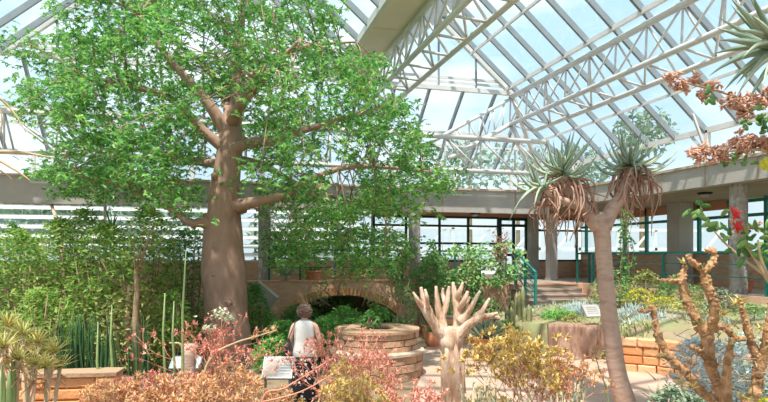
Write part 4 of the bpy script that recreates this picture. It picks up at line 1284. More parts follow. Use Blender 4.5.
# ---------------- spiky aloe hanging in at the top right
AD = 3.6
b = G(792, AD)
t = thing('tall_aloe', 'tall aloe with long grey-green leaves reaching in at the top right corner', 'plant', b)
g = MB(); limb(g, [(792, 665, 0, .08), (796, 400, 0, .065), (794, 200, 0, .06), (786, 90, 0, .055), (782, 52, 0, .04)], AD, 12, 5, bumpy=.1, bscale=8); g.build('trunk', M['bark_quiver'], t)
g = MB()
for x, y, dd, sag in ((727, 17, .1, -.02), (722, 54, .2, .06), (718, 76, -.1, .1), (728, 40, -.2, .03), (740, 5, .2, -.05), (752, -20, .1, -.05), (732, 92, .2, .12), (744, 100, -.1, .12), (756, 104, .1, .1), (735, 28, .3, 0), (750, 60, -.4, .1), (760, -8, -.2, -.05), (775, -40, .2, 0), (800, -30, .2, .1), (830, 0, .1, .1), (845, 50, .2, .1), (840, 90, -.1, .1), (770, 95, -.4, .15), (748, 30, -.4, .05), (760, 15, -.5, .02), (745, 85, .3, .1), (725, 28, 0, .02), (738, -4, -.1, -.03), (752, 88, -.3, .1)):
    leaf_to(g, 783 + rnd(-2, 2), 50 + rnd(-3, 3), x - 9 if x < 780 else x, y, AD, dd, rnd(.046, .062), sag, 7)
g.build('rosette', M['leaf_aloe'], t)

# ---------------- dried coral blossoms on branch, right
KD = 3.9
b = G(812, KD)
t = thing('coral_flowered_plant', 'plant with faded coral blossom clusters and rounded leaves at upper right', 'plant', b)
g = MB()
limb(g, [(812, 633, 0, .04), (815, 400, 0, .035), (812, 250, 0, .03), (800, 175, 0, .022), (770, 152, 0, .014), (745, 150, 0, .01), (716, 152, 0, .007), (700, 152, 0, .004)], KD, 8)
limb(g, [(812, 250, 0, .025), (808, 160, .1, .02), (785, 112, .1, .014), (745, 100, .1, .01), (715, 90, .1, .008), (690, 84, .1, .006), (670, 74, .1, .004)], KD, 8)
g.build('branches', M['stem_tan'], t)
def blossom(mb, c, r, n):
    for i in range(n):
        p = c + Vector((R.gauss(0, r * .5), R.gauss(0, r * .5), R.gauss(0, r * .4)))
        d = rdir(-1, .6)
        for k in range(4):
            q = (d + rdir() * .55).normalized(); mb.kite(p, q, rdir(), rnd(.025, .045), .018, fold=.3)
        mb.tube([p - d * .03, p + d * .012], [.004, .009], 5)
for px, py, r, n, z in ((671, 78, .04, 18, .1), (680, 84, .04, 20, .1), (685, 90, .025, 8, .1), (694, 79, .04, 16, .1), (703, 96, .045, 14, .1), (712, 86, .05, 16, .1), (731, 100, .06, 26, .1), (742, 106, .06, 28, .1), (752, 98, .05, 22, .1), (762, 102, .05, 20, .1), (745, 115, .05, 20, .1), (768, 92, .04, 12, .1), (695, 152, .045, 18, 0), (706, 149, .05, 20, 0), (701, 158, .03, 10, 0), (719, 151, .05, 20, 0), (726, 156, .035, 12, 0), (712, 161, .025, 8, 0), (738, 143, .05, 24, 0), (750, 141, .055, 28, 0), (762, 143, .05, 24, 0), (770, 148, .04, 16, 0), (742, 150, .04, 16, 0), (740, 132, .02, 4, 0)):
    g = MB(); blossom(g, W(px, py, KD + z), r, int(n * 1.3)); g.build('blossom', M['flower_coral'], t)
g = MB()
def round_leaf(mb, c, d, nrm, L, w):
    sd = d.cross(nrm).normalized(); vs = []
    for k in range(10):
        a = 2 * PI * k / 10; vs.append(c + d * (L / 2 * (1 + math.cos(a))) + sd * (w / 2 * math.sin(a)) + nrm * .1 * w * (math.cos(2 * a)))
    top = [v + nrm * .003 for v in vs]
    mb.add(vs + top, [tuple(range(9, -1, -1)), tuple(range(10, 20))] + [(k, (k + 1) % 10, 10 + (k + 1) % 10, 10 + k) for k in range(10)], 0, True)
VR = Vector((CC, -SS, 0)); VF = Vector((SS, CC, 0))
for px, py, n, r in ((735, 157, 5, .02), (726, 160, 4, .015), (748, 163, 4, .02), (760, 118, 7, .03), (764, 128, 7, .03), (757, 110, 3, .02), (711, 93, 3, .015), (709, 100, 2, .01), (746, 122, 3, .02), (768, 160, 3, .02)):
    for i in range(n):
        d = (VR * rnd(-1, 1) + Vector((0, 0, rnd(-1, .6)))).normalized(); nr = (-VF + rdir() * .5); nr = (nr - d * nr.dot(d)).normalized()
        round_leaf(g, W(px, py, KD + .02) + rdir() * r, d, nr, rnd(.04, .06), .032)
g.build('foliage', M['leaf_vine'], t)
g = MB()
for px, py in ((765, 157), (768, 164), (761, 160)):
    round_leaf(g, W(px, py, KD - .03), (VR * .3 + Vector((0, 0, -1))).normalized(), -VF, .07, .04)
g.build('yellow_leaf', M['leaf_yellow'], t)

# ---------------- red flowered plant
RD = 4.2
b = G(770, RD)
t = thing('red_flowered_plant', 'leafy plant with two scarlet flowers at the right edge', 'plant', b)
g = MB()
limb(g, [(770, 606, 0, .03), (778, 420, 0, .026), (780, 310, 0, .02), (765, 275, 0, .014), (748, 248, 0, .01), (736, 232, 0, .007)], RD, 8)
limb(g, [(765, 275, 0, .012), (742, 258, .1, .009), (720, 238, .1, .007), (706, 218, .1, .005), (700, 206, .1, .003)], RD, 8)
limb(g, [(779, 300, 0, .014), (762, 262, -.1, .01), (758, 240, -.1, .006)], RD, 8)
g.build('branches', M['stem_tan'], t)
g = MB()
for px, py, n, r in ((694, 212, 4, .03), (703, 206, 3, .02), (707, 220, 3, .02), (690, 219, 2, .02), (716, 228, 3, .03), (722, 220, 4, .03), (745, 232, 4, .03), (752, 245, 6, .05), (760, 238, 6, .05), (745, 252, 5, .04), (765, 250, 6, .05), (735, 246, 3, .03), (756, 228, 4, .03), (766, 232, 5, .03), (730, 238, 3, .02)):
    for i in range(n):
        d = (VR * rnd(-1, 1) + Vector((0, 0, rnd(-.8, .8)))).normalized(); nr = (-VF + rdir() * .7); nr = (nr - d * nr.dot(d)).normalized()
        round_leaf(g, W(px, py, RD + rnd(-.1, .1)) + rdir() * r, d, nr, rnd(.06, .095), rnd(.028, .042))
g.build('foliage', M['leaf_vine'], t)
for px, py, tips in ((736, 216, ((730, 205), (737, 207), (743, 211), (741, 219), (733, 222))), (738, 226, ((731, 231), (744, 221), (745, 231), (738, 234), (734, 220)))):
    g = MB()
    for x, y in tips: leaf_to(g, px, py, x, y, RD - .05, rnd(-.03, .03), .035, .05, 5)
    g.build('flower', M['flower_red'], t)
g = MB(); blossom(g, W(755, 226, RD), .035, 16); g.build('faded_flower', M['flower_coral'], t)
g = MB(); blossom(g, W(735, 223, RD - .02), .03, 8); g.build('faded_flower', M['flower_coral'], t)
# ---------------- right bed and gallery planting
def on_bed(px, d):
    p = G(px, d); fx = 99
    for a, b in zip(front[:-1], front[1:]):
        if min(a.y, b.y) <= p.y <= max(a.y, b.y): fx = a.x + (b.x - a.x) * (p.y - a.y) / (b.y - a.y)
    p.z = bed_z(p.x, p.y) - .03 if p.x > fx + .1 else 0
    return p
def tuft(name, lab, base, n, L, w, m, cat='plant', spread=.2, group=None, curve=.2, zmin=.2):
    t = thing(name, lab, cat, base, group); base = Vector(base)
    g = MB()
    for i in range(n):
        a = rnd(0, 2 * PI); q = math.sqrt(R.random()) * spread
        d = rdir(zmin, 1); g.blade(base + Vector((math.cos(a) * q, math.sin(a) * q, -.01)), d, L * rnd(.6, 1.2), w, curve, 3)
    g.build('foliage', m, t); return t
blue = [(590, 15.6, .6, .55, 'blue-grey leafed succulent mound behind the grey plaque'), (634, 15.0, .6, .6, 'blue-grey mound right of the slim aloe trunk'), (655, 13.9, .5, .45, 'blue-grey mound below the yellow flowered bush'), (576, 16.4, .55, .4, 'blue-grey mound at the foot of the stairs'),
        (697, 12.6, .55, .5, 'large pale blue-grey mound behind the knobbly orange stems'), (728, 12.5, .6, .5, 'pale blue-grey mound behind the right forks of the knobbly shrub'), (712, 14.0, .5, .5, 'blue-grey mound further back behind the knobbly shrub'), (752, 12.2, .7, .5, 'blue-grey bush at the right edge of the bed')]
for px, d, L, r, lab in blue:
    b = on_bed(px, d)
    t = thing('blue_succulent', lab, 'plant', b, 'blue-grey succulent mounds')
    g = MB()
    for i in range(280):
        a = rnd(0, 2 * PI); q = math.sqrt(R.random()) * r
        p = b + Vector((math.cos(a) * q, math.sin(a) * q, (.02 + L * .55 * (1 - (q / r) ** 2)) * rnd(.3, 1)))
        g.blade(p, (Vector((math.cos(a) * q / r * .7, math.sin(a) * q / r * .7, 1)) + rdir() * .35), rnd(.15, .28), .03, .2, 3, .6)
    g.build('foliage', M['leaf_bluegrey'], t)
yel = [(665, 14.9, .62, .42, 'bright yellow flowered bush on the right bed'), (640, 16.0, .75, .4, 'paler yellow flowered bush left of the bright one'), (768, 8.0, .5, .3, 'yellow tinged low bush at the right frame edge')]
for px, d, h, r, lab in yel:
    b = on_bed(px, d)
    t = shrub('yellow_bush', lab, 'bush', b, h, r, r, 350, .08, .03, M['leaf_greygreen'], nst=6)
    g = MB()
    for i in range(420):
        a = rnd(0, 2 * PI); e = rnd(.1, 1.5); q = rdir(.05, 1)
        g.kite(b + Vector((q.x * r * 1.02, q.y * r * 1.02, h * (.5 + .55 * q.z))), rdir(-.2, 1), rdir(), .06, .035)
    g.build('blooms', M['leaf_yellow'], t)['kind'] = 'stuff'
green = [(612, 16.6, 1.35, .6, 'leaf_vine', 'rounded green bush behind the slim aloe trunk by the terrace'), (646, 16.4, 1.3, .6, 'leaf_olive', 'reddish olive bush under the right gallery railing'), (676, 15.8, 1.15, .6, 'leaf_vine', 'green bush below the teal railing left of the knobbly forks'), (722, 14.0, .9, .5, 'leaf_greygreen', 'grey-green bush below the right gallery railing'),
         (752, 13.0, 1.2, .6, 'leaf_vine', 'tall green bush at the right edge below the railing'), (600, 15.6, .35, .4, 'leaf_fern', 'low bright green plant beside the blue-grey mound'), (560, 15.6, .3, .5, 'leaf_fern', 'low grass green cover above the brown rock face'), (642, 13.6, .25, .5, 'leaf_fern', 'low bright green cover on top of the sandstone block wall'),
         (672, 13.2, .3, .5, 'leaf_fern', 'low green cover behind the left knobbly stem'), (620, 13.3, .35, .3, 'leaf_greygreen', 'small grey-green plant between trunk and block wall'), (690, 14.4, .6, .5, 'leaf_olive', 'brownish bush in the middle of the right bed'), (740, 9.4, .8, .5, 'leaf_greygreen', 'grey-green bush right behind the knobbly right stem')]
for px, d, h, r, m, lab in green:
    shrub('low_bush', lab, 'bush', on_bed(px, d), h, r, r, int(520 + 300 * h), .11, .045, M[m], nst=5, group='bushes on the right bed', upright=.3)
extra = [(655, 15.6, .3, 'leaf_straw', 'straw coloured low plant behind the yellow flowers'), (690, 13.4, .35, 'leaf_orange', 'rusty low plant between the knobbly forks'), (720, 13.2, .4, 'leaf_straw', 'straw coloured plant behind the knobbly fork tops'), (742, 14.2, .45, 'leaf_greygreen', 'grey-green plant near the terracotta pot at right'), (606, 14.2, .25, 'leaf_olive', 'olive low plant on the rock face right end'),
         (664, 13.3, .25, 'leaf_greygreen', 'small grey-green plant atop the block wall right end'), (572, 15.0, .22, 'leaf_olive', 'olive low plant above the rock face middle'), (626, 16.4, .45, 'leaf_orange', 'rusty plant between green bushes under the terrace rail'), (764, 12.0, .6, 'leaf_straw', 'straw plant at the right frame edge of the bed'), (702, 15.6, 1.0, 'leaf_bush', 'yellow-green bush under the right railing near the pier')]
for px, d, h, m, lab in extra:
    shrub('low_plant', lab, 'plant', on_bed(px, d), h, .38, .34, 380, .09, .035, M[m], nst=4, group='low plants on the right bed', upright=.4)
# straggly ground cover over the whole bed (uncountable)
g = MB()
for i in range(5200):
    js = fine_f[int(R.random() * (len(fine_f) - 1))]; p = bed_pt(js, rnd(.03, .97)) + Vector((rnd(-.2, .2), rnd(-.2, .2), -.03))
    if noise.noise(p * 1.1) < -.15: continue
    g.blade(p, rdir(.15, 1), rnd(.08, .24), .03, -.3, 2, .2, int(R.random() * 3) if noise.noise(p * .8 + Vector((9, 9, 9))) > -.1 else 1, smooth=False)
o = g.build('ground_cover', [M['leaf_greygreen'], M['leaf_olive'], M['leaf_bluegrey']], None, (11, 11, 1)); tag(o, 'straggly grey and olive ground cover carpeting the raised right bed', 'ground cover', None, 'stuff')
for px, d, h, r, lab in ((694, 8.6, 1.25, .4, 'tall pale blue-grey bush right behind the left fork of the knobbly shrub'), (718, 8.0, 1.3, .4, 'tall pale blue-grey bush behind the centre of the knobbly shrub'), (744, 8.8, 1.3, .45, 'tall pale blue-grey bush behind the right stem of the knobbly shrub')):
    shrub('blue_bush', lab, 'bush', G(px, d), h, r, r, 900, .13, .03, M['leaf_bluegrey'], M['stem_tan'], nst=8, upright=.9, group='blue-grey bushes behind the knobbly shrub')
# aloe rosettes
for px, d, n, L, lab, m in ((692, 9.2, 22, .35, 'small spiky grey-green aloe behind the knobbly stems', 'leaf_aloe'), (660, 10.0, 20, .35, 'spiky aloe at the corner of the sandstone block wall', 'leaf_aloe'), (548, 16.0, 26, .4, 'pale spiky aloe left of the low grass cover', 'leaf_aloe'), (768, 11.6, 24, .5, 'spiky aloe at the far right of the bed', 'leaf_aloe')):
    b = on_bed(px, d); t = thing('spiky_aloe', lab, 'plant', b); g = MB(); rosette(g, b + Vector((0, 0, .02)), (0, 0, 1), n, L, .06, .95, .4); g.build('rosette', M[m], t)

# ---------------- pots
def pot(base, r, h, lab, rimh=.05, name='terracotta_pot', rm=None, bulge=False):
    base = Vector(base)
    t = thing(name, lab, 'pot', base)
    g = MB()
    prof = [(r * .68, 0), (r * .74, h * .1), (r * .95, h * .75), (r * .97, h - rimh), (r * 1.06, h - rimh), (r * 1.06, h), (r * .92, h), (r * .9, h - .05)] if not bulge else [(r * .6, 0), (r * .85, h * .2), (r, h * .5), (r * .93, h * .8), (r * .86, h * .88), (r * .95, h), (r * .84, h), (r * .8, h - .05)]
    g.lathe(prof, base, 24); g.build('pot_body', rm or M['terracotta'], t)
    g = MB(); g.lathe([(r * .88, h - .09), (r * .86, h - .045), (r * .3, h - .035)], base, 20); g.build('soil', M['soil'], t)
    return base + Vector((0, 0, h - .04))
top1 = pot(G(399, 18.0), .14, .36, 'small terracotta pot at the right foot of the arch')
tuft('potted_plant', 'wispy green plant in the small pot at the arch foot', top1, 20, .45, .03, M['leaf_greygreen'], spread=.06)
top2 = pot(G(427, 17.6), .16, .42, 'small terracotta pot behind the round red pot')
tuft('potted_plant', 'thin grey-green plant in the small pot behind the round one', top2, 20, .5, .03, M['leaf_greygreen'], spread=.06)
top3 = pot(G(433, 16.0), .23, .43, 'round bellied red terracotta pot left of the bleached trunk', bulge=True)
tuft('potted_plant', 'short green plant in the round bellied red pot', top3, 26, .4, .04, M['leaf_vine'], spread=.08)
top4 = pot(G(485, 13.9), .27, .56, 'large orange terracotta pot right of the bleached trunk')
t = thing('potted_aloe', 'grey-green spiky aloe in the large orange pot', 'plant', top4); g = MB(); rosette(g, top4, (0, 0, 1), 46, .78, .09, .85, .35); g.build('rosette', M['leaf_aloe'], t)
zt = 1.71
def on_wall(px): p = Vector((atX(px, TY + .14), TY + .14, zt)); return p
topa = pot(on_wall(314), .24, .30, 'terracotta tub on the bridge wall beside the spiky agave')
tuft('potted_plant', 'short dark plant in the tub on the bridge wall', topa, 24, .3, .05, M['leaf_dark'], spread=.1)
topb = pot(on_wall(353), .13, .22, 'little terracotta pot in the middle of the bridge wall')
tuft('potted_plant', 'small green tuft in the little pot mid bridge', topb, 22, .35, .03, M['leaf_vine'], spread=.05)
pr = G(743, 15.8); pr.z = bed_z(pr.x, pr.y) if pr.x < 12.4 else TZ
topc = pot(pr, .26, .36, 'terracotta pot below the right gallery railing')
tuft('potted_plant', 'small green plant in the pot below the right railing', topc, 20, .3, .04, M['leaf_vine'], spread=.1)
# agave on the bridge wall
b = on_wall(286); t = thing('agave', 'spiky blue-green agave sitting on the bridge wall left of the tub', 'plant', b)
g = MB(); rosette(g, b + Vector((0, 0, .14)), (0, -.25, 1), 42, .6, .07, .9, -.4); g.tube([b, b + Vector((0, 0, .15))], .06, 8); g.build('rosette', M['leaf_aloe'], t)

# ---------------- vines and hanging greenery
def vine(lab, px0, px1, py0, py1, d0, d1, n, m='leaf_vine', L=.13, name='climbing_vine', dens=None, nst=8):
    bx = (px0 + px1) / 2; b = W(bx, py1, d0)
    t = thing(name, lab, 'vine', b)
    g = MB()
    for i in range(nst):
        x = rnd(px0, px1); pts = []
        d = rnd(d0, d1); y = py1
        for k in range(5):
            pts.append(W(min(px1, max(px0, x + rnd(-8, 8))), py1 + (py0 - py1) * k / 4 * rnd(.8, 1), d))
        g.tube(pts, [.014, .012, .01, .008, .004], 5)
    g.build('stems', M['bark_brown'], t)
    g = MB(); off = Vector((rnd(0, 99), rnd(0, 99), 0)); cnt = 0
    while cnt < n:
        x, y = rnd(px0, px1), rnd(py0, py1)
        if noise.noise(Vector((x * .06, y * .06, 0)) + off) < -.12: continue
        e = ((x - bx) / (px1 - px0) * 2) ** 2 + ((y - (py0 + py1) / 2) / (py1 - py0) * 2) ** 2
        if e > 1.15 + .5 * noise.noise(Vector((x * .1, y * .1, 5)) + off): continue
        nr = (-VF + Vector((0, 0, .8)) + rdir() * .8).normalized(); d = (VR * rnd(-1, 1) + Vector((0, 0, rnd(-1, .4)))); d = (d - nr * d.dot(nr)).normalized()
        g.kite(W(x, y, rnd(d0, d1)), d, nr, L * rnd(.7, 1.25), L * .6); cnt += 1
    g.build('foliage', M[m], t)
    return t
dR = 19.0
vine('leafy vine smothering the railing left of the glass door', 422, 478, 238, 292, 18.6, 19.6, 700)
vine('leafy vine spilling over the railing beside the teal stair rail', 468, 527, 240, 286, 18.9, 20.0, 620)
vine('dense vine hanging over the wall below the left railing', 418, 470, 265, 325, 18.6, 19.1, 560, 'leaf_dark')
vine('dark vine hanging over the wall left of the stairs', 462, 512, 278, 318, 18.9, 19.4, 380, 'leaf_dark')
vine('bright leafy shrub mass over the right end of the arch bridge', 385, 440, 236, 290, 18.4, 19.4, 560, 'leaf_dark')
vine('green trailing plant hanging down the centre of the arch', 362, 388, 268, 306, 17.5, 17.9, 150, 'leaf_olive', .09, 'trailing_plant')
vine('brown-green trailing plant hanging left of the arch centre', 324, 346, 268, 296, 17.4, 17.8, 110, 'leaf_olive', .09, 'trailing_plant')
vine('trailing greenery at the right spring of the arch', 396, 416, 275, 328, 17.5, 18.0, 200, 'leaf_dark', .1, 'trailing_plant')
vine('light green trailing plant on the left haunch of the arch', 308, 330, 280, 306, 17.3, 17.6, 60, 'leaf_vine', .09, 'trailing_plant')
vine('dense leafy screen behind the bridge railing left', 268, 345, 222, 276, 18.9, 20.0, 900, 'leaf_bush', .14)
vine('dense leafy screen behind the bridge railing right', 335, 410, 228, 278, 18.9, 20.0, 900, 'leaf_bush', .14)
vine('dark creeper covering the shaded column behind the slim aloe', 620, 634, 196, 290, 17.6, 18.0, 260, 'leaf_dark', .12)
# orange dry flower spray above the vine
t = thing('dry_flower_spray', 'brownish orange dry flower spray among the railing vines', 'flower', W(501, 268, 19.2))
g = MB()
for i in range(260):
    g.kite(W(rnd(494, 508), 250 + R.gauss(0, 8), 19.2 + rnd(-.2, .2)), rdir(), rdir(), .12, .06)
g.build('blooms', M['leaf_dry'], t)['kind'] = 'stuff'
g = MB(); g.tube([W(501, 285, 19.2), W(502, 245, 19.2)], .012, 5); g.build('stalk', M['stem_tan'], t)

# ---------------- greenery below / behind the arch and around the woman
ferns = [(262, 15.8, 1.0, .6, 'leaf_fern', 'bright green bush left of the woman'), (285, 14.6, .85, .6, 'leaf_fern', 'green leafy bush right behind the woman'), (330, 14.4, 1.0, .6, 'leaf_fern', 'bright green bush just right of the woman'), (300, 17.2, 1.05, .7, 'leaf_dark', 'dark bush under the left of the arch'),
         (345, 17.0, 1.0, .7, 'leaf_fern', 'bright fern mass beneath the arch centre'), (378, 17.6, .95, .6, 'leaf_fern', 'light fern mass beneath the arch right half'), (250, 17.2, 1.5, .6, 'leaf_bush', 'leafy bush between the big trunk and the arch'), (275, 12.6, .7, .5, 'leaf_fern', 'low fresh green bush behind the info board'), (322, 13.9, .95, .4, 'leaf_fern', 'feathery green bush between the woman and the round planter'),
         (340, 20.6, 1.0, 1.2, 'leaf_fern', 'fern mass deep inside the arch opening'), (352, 14.3, .9, .45, 'leaf_fern', 'fresh green bush behind the left of the round planter')]
for px, d, h, r, m, lab in ferns:
    shrub('green_bush', lab, 'bush', G(px, d), h, r, r * .8, 900, .14, .05, M[m], nst=5, group='bushes around the arch', upright=.4)
shrub('leafy_bush', 'dark leafy bush close behind the right of the big trunk', 'bush', G(254, 15.4), 1.75, .5, .5, 700, .15, .055, M['leaf_dark'], nst=8)
# tilted concrete slab
b = G(262, 17.6); g = MB(); rot = Matrix.Rotation(-YAW, 3, 'Z') @ Matrix.Rotation(.7, 3, 'Y') @ Matrix.Rotation(.35, 3, 'X')
g.box(W(262, 298, 17.7), (.75, .14, .75), rot); o = g.build('concrete_slab', M['concrete'], None, W(262, 298, 17.7)); tag(o, 'tilted pale grey slab leaning at the left end of the arch', 'slab')
# cactus clump near the stairs
for px, d, h, lab in ((507, 15.8, 1.35, 'tan ribbed column cactus, leftmost below the stair rail'), (514, 15.4, 1.15, 'short ribbed column cactus second from the left below the stair rail'), (521, 15.9, 1.6, 'tallest ribbed column cactus below the stair rail'), (528, 15.5, 1.2, 'ribbed column cactus right of the tallest one')):
    b = G(px, d); t = thing('ribbed_cactus', lab, 'cactus', b, 'ribbed cacti below the stair rail'); g = MB()
    for k in range(5):
        o_ = Vector((R.gauss(0, .09), R.gauss(0, .09), 0)); hh = h * rnd(.6, 1.05)
        vs = []; fs = []; ns = 12; nr_ = 9
        for i in range(nr_ + 1):
            u = i / nr_; r = .06 * (1 if u < .85 else max(.1, 1 - ((u - .85) / .15) ** 2))
            for q in range(ns): 
                a = 2 * PI * q / ns; rr = r * (1.12 if q % 2 else .86); vs.append(b + o_ + Vector((rr * math.cos(a), rr * math.sin(a), hh * u)))
        for i in range(nr_):
            for q in range(ns): fs.append((i * ns + q, i * ns + (q + 1) % ns, (i + 1) * ns + (q + 1) % ns, (i + 1) * ns + q))
        fs.append(tuple(nr_ * ns + q for q in range(ns))); g.add(vs, fs, 0, True)
    g.build('ribbed_stems', M['cactus'], t)
shrub('green_bush', 'green leafy plant between the large orange pot and the cacti', 'bush', G(506, 15.2), .8, .4, .35, 450, .13, .05, M['leaf_dark'], nst=4)
shrub('green_bush', 'green plant left of the stair foot below the handrail', 'bush', G(535, 16.6), .85, .4, .4, 420, .12, .045, M['leaf_olive'], nst=4)
# yellow-orange bush centre right foreground
S('golden_succulent', 'golden orange leafy succulent bush in front of the stairs', G(520, 7.4), 1.58, .11, M['leaf_straw'], M['stem_tan'], 8, 4, .078, .036, 12, .014, curvy=.25)
S('golden_succulent', 'reddish golden succulent bush right of the golden one', G(550, 7.8), 1.2, .18, M['leaf_orange'], M['stem_coral'], 8, 4, .065, .03, 9, .013)
S('golden_succulent', 'low yellow-tan succulent right of the bleached trunk base', G(496, 7.2), .78, .2, M['leaf_straw'], M['stem_tan'], 7, 4, .05, .02, 5, .012)
# low green fuzzy plants bottom
for px, d, lab in ((548, 5.6, 'low grey-green bristly plant at the bottom edge below the golden bush'), (575, 6.0, 'bristly green plant at the bottom edge left of the slim aloe trunk'), (480, 6.0, 'thin grassy grey-green plant right of the bleached trunk'), (505, 5.6, 'bristly green plant at the bottom edge under the golden bush')):
    b = G(px, d); t = thing('bristly_plant', lab, 'plant', b, 'bristly plants along the bottom edge')
    g, lf = MB(), MB()
    for i in range(26):
        a = rnd(0, 2 * PI); q = rnd(0, .3); e = b + Vector((math.cos(a) * q, math.sin(a) * q, rnd(.95, 1.22) - (.1 if d < 5.9 else 0)))
        p0 = b + Vector((math.cos(a) * q * .3, math.sin(a) * q * .3, -.01)); g.tube([p0, e], [.014, .009], 5)
        for k in range(34):
            u = rnd(.6, 1.02); lf.blade(p0.lerp(e, u), rdir(-.1, .9), rnd(.04, .07), .012, .2, 2, smooth=False)
    g.build('stems', M['stem_tan'], t); lf.build('foliage', M['leaf_greygreen'], t)
for px, d, L, lab in ((672, 6.4, .5, 'blue-green leafy plant at the bottom edge left of the knobbly shrub'), (692, 6.0, .5, 'grey-green leafy plant under the left knobbly stem')):
    shrub('low_plant', lab, 'plant', G(px, d), 1.05, .35, .3, 700, .1, .035, M['leaf_greygreen'], nst=10, upright=.5, low=.5)
# single thin weed by the trunk
t = thing('thin_weed', 'thin green weed stem leaning before the slim aloe trunk', 'plant', G(612, 8.0))
g = MB(); limb(g, [(612, 440, 0, .012), (607, 392, 0, .01), (600, 372, 0, .008), (594, 350, 0, .005)], 8.0, 6); g.build('stem', M['stem_green'], t)
g = MB()
for i in range(26): u = R.random(); g.blade(W(607 - 13 * u, 392 - 42 * u, 8.0), rdir(0, 1), .09, .015, .2, 2)
g.build('foliage', M['leaf_olive'], t)

# ---------------- boards
def board(lab, px, py, d, w, h, tilt, plate, print_m, legs, zb=0.0, frame=M['metal_grey']):
    c = W(px, py, d); t = thing('info_board', lab, 'sign', (c.x, c.y, zb))
    rot = Matrix.Rotation(-YAW, 3, 'Z') @ Matrix.Rotation(-tilt, 3, 'X')
    g = MB(); g.box(c, (w, .03, h), rot); pan = g.build('panel', plate, t)
    g = MB()
    n_ = rot @ Vector((0, -.018, 0))
    g.box(c + n_ + rot @ Vector((-w * .2, 0, 0)), (w * .42, .004, h * .72), rot); g.build('picture', print_m, pan)
    g = MB()
    for k in range(5): g.box(c + n_ + rot @ Vector((w * .25, 0, h * (.3 - .14 * k))), (w * .36, .004, h * .05), rot)
    g.build('text_lines', M['metal_grey'], pan)
    for sx in (-1, 1):
        p = c + rot @ Vector((sx * w * .42, .03, -h * .2)); g = MB(); g.bar(Vector((p.x, p.y, zb)), p, .04, .04, (0, 1, 0)); g.build('leg', frame, t)
    g = MB(); e = .02
    for sx in (-1, 1): g.box(c + rot @ Vector((sx * w / 2, 0, 0)), (e, .045, h + e), rot)
    for sz in (-1, 1): g.box(c + rot @ Vector((0, 0, sz * h / 2)), (w, .045, e), rot)
    g.build('frame', frame, t)
board('tilted grey info board on legs left of the woman', 278, 368, 9.4, .46, .38, .75, M['sign_plate'], M['sign_print'], 2)
board('pale blue low info board behind the tan cut trunk', 186, 363, 10.2, .5, .26, .9, M['sign_blue'], M['sign_plate'], 2)
# plaque on a rock
c = on_bed(594, 14.6); g = MB(); g.blob(c + Vector((.05, 0, .08)), .3, amp=.4, squash=(1, .8, .75)); o = g.build('dark_rock', M['rockface'], None, c); tag(o, 'dark rock carrying the grey plaque beside the slim aloe trunk', 'rock')
rot = Matrix.Rotation(-YAW + .2, 3, 'Z') @ Matrix.Rotation(-.75, 3, 'X')
pc = W(592, 311, 14.3); g = MB(); g.box(pc, (.42, .04, .36), rot); o = g.build('plaque', M['sign_plate'], None, pc); tag(o, 'pale grey tilted plaque resting on the dark rock', 'sign')
g = MB()
for k in range(4): g.box(pc + rot @ Vector((0, -.022, .1 - .06 * k)), (.28, .004, .018), rot)
g.build('text_lines', M['metal_grey'], o)

# ---------------- outside trees
def tree_out(px, py, d, r, lab, n=900):
    b = G(px, d, -.3); c = W(px, py, d)
    t = thing('distant_tree', lab, 'tree', b)
    g = MB(); g.tube([b, b.lerp(c, .6), c], [.3, .22, .08], 8); g.build('trunk', M['bark_brown'], t)
    g = MB()
    for i in range(n):
        q = rdir() * r * (R.random() ** .35); q.z *= .75; q *= 1 + .25 * noise.noise(q * .6 + Vector((px, 0, 0)))
        g.kite(c + q, rdir(), (Vector((0, 0, 1)) + rdir()).normalized(), rnd(.5, .9), .5)
    g.build('foliage', M['leaf_outside'], t)
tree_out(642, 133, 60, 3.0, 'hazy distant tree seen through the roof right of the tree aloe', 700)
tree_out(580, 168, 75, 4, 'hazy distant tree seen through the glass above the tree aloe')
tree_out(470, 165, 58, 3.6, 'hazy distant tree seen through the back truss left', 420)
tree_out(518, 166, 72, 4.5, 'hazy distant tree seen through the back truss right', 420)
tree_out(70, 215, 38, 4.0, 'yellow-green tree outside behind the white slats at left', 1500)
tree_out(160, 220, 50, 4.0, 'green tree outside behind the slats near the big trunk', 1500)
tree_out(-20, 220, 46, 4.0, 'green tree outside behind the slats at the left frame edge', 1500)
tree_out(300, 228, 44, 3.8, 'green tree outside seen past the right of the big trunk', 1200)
# neighbouring white glasshouse behind the doors
t = thing('white_glasshouse', 'white framed neighbouring glasshouse seen through the back doors', 'building', (20, 40, -.3))
for i in range(9):
    x = 8 + i * 3
    g = MB(); g.box2((x - .1, 34, -.3), (x + .1, 34.2, 4.2)); g.build('frame_post', M['louvre'], t)
    g = MB(); g.bar((x, 34.1, 1.5), (x + 2.6, 34.1, 4.2), .12, .12, (0, 1, 0)); g.build('frame_brace', M['louvre'], t)
for z in (1.4, 2.9, 4.2): 
    g = MB(); g.box2((7, 34, z - .09), (33, 34.22, z + .09)); g.build('frame_rail', M['louvre'], t)
g = MB(); g.box2((7, 34.3, -.3), (33, 34.4, 1.9)); g.build('low_wall', M['concrete'], t)

# ================================================================== WOMAN
wx = G(304.5, 10.0)
person = thing('person', 'woman seen from behind in cream sleeveless top and spotted dark skirt', 'person', wx)
person.rotation_euler = (0, 0, -YAW)
def pbuild(mb, name, m):
    me = bpy.data.meshes.new(name); me.from_pydata(mb.v, [], mb.f); me.materials.append(m)
    me.polygons.foreach_set('use_smooth', mb.sm); me.update()
    o = bpy.data.objects.new(name, me); COL.objects.link(o); o.parent = person; return o
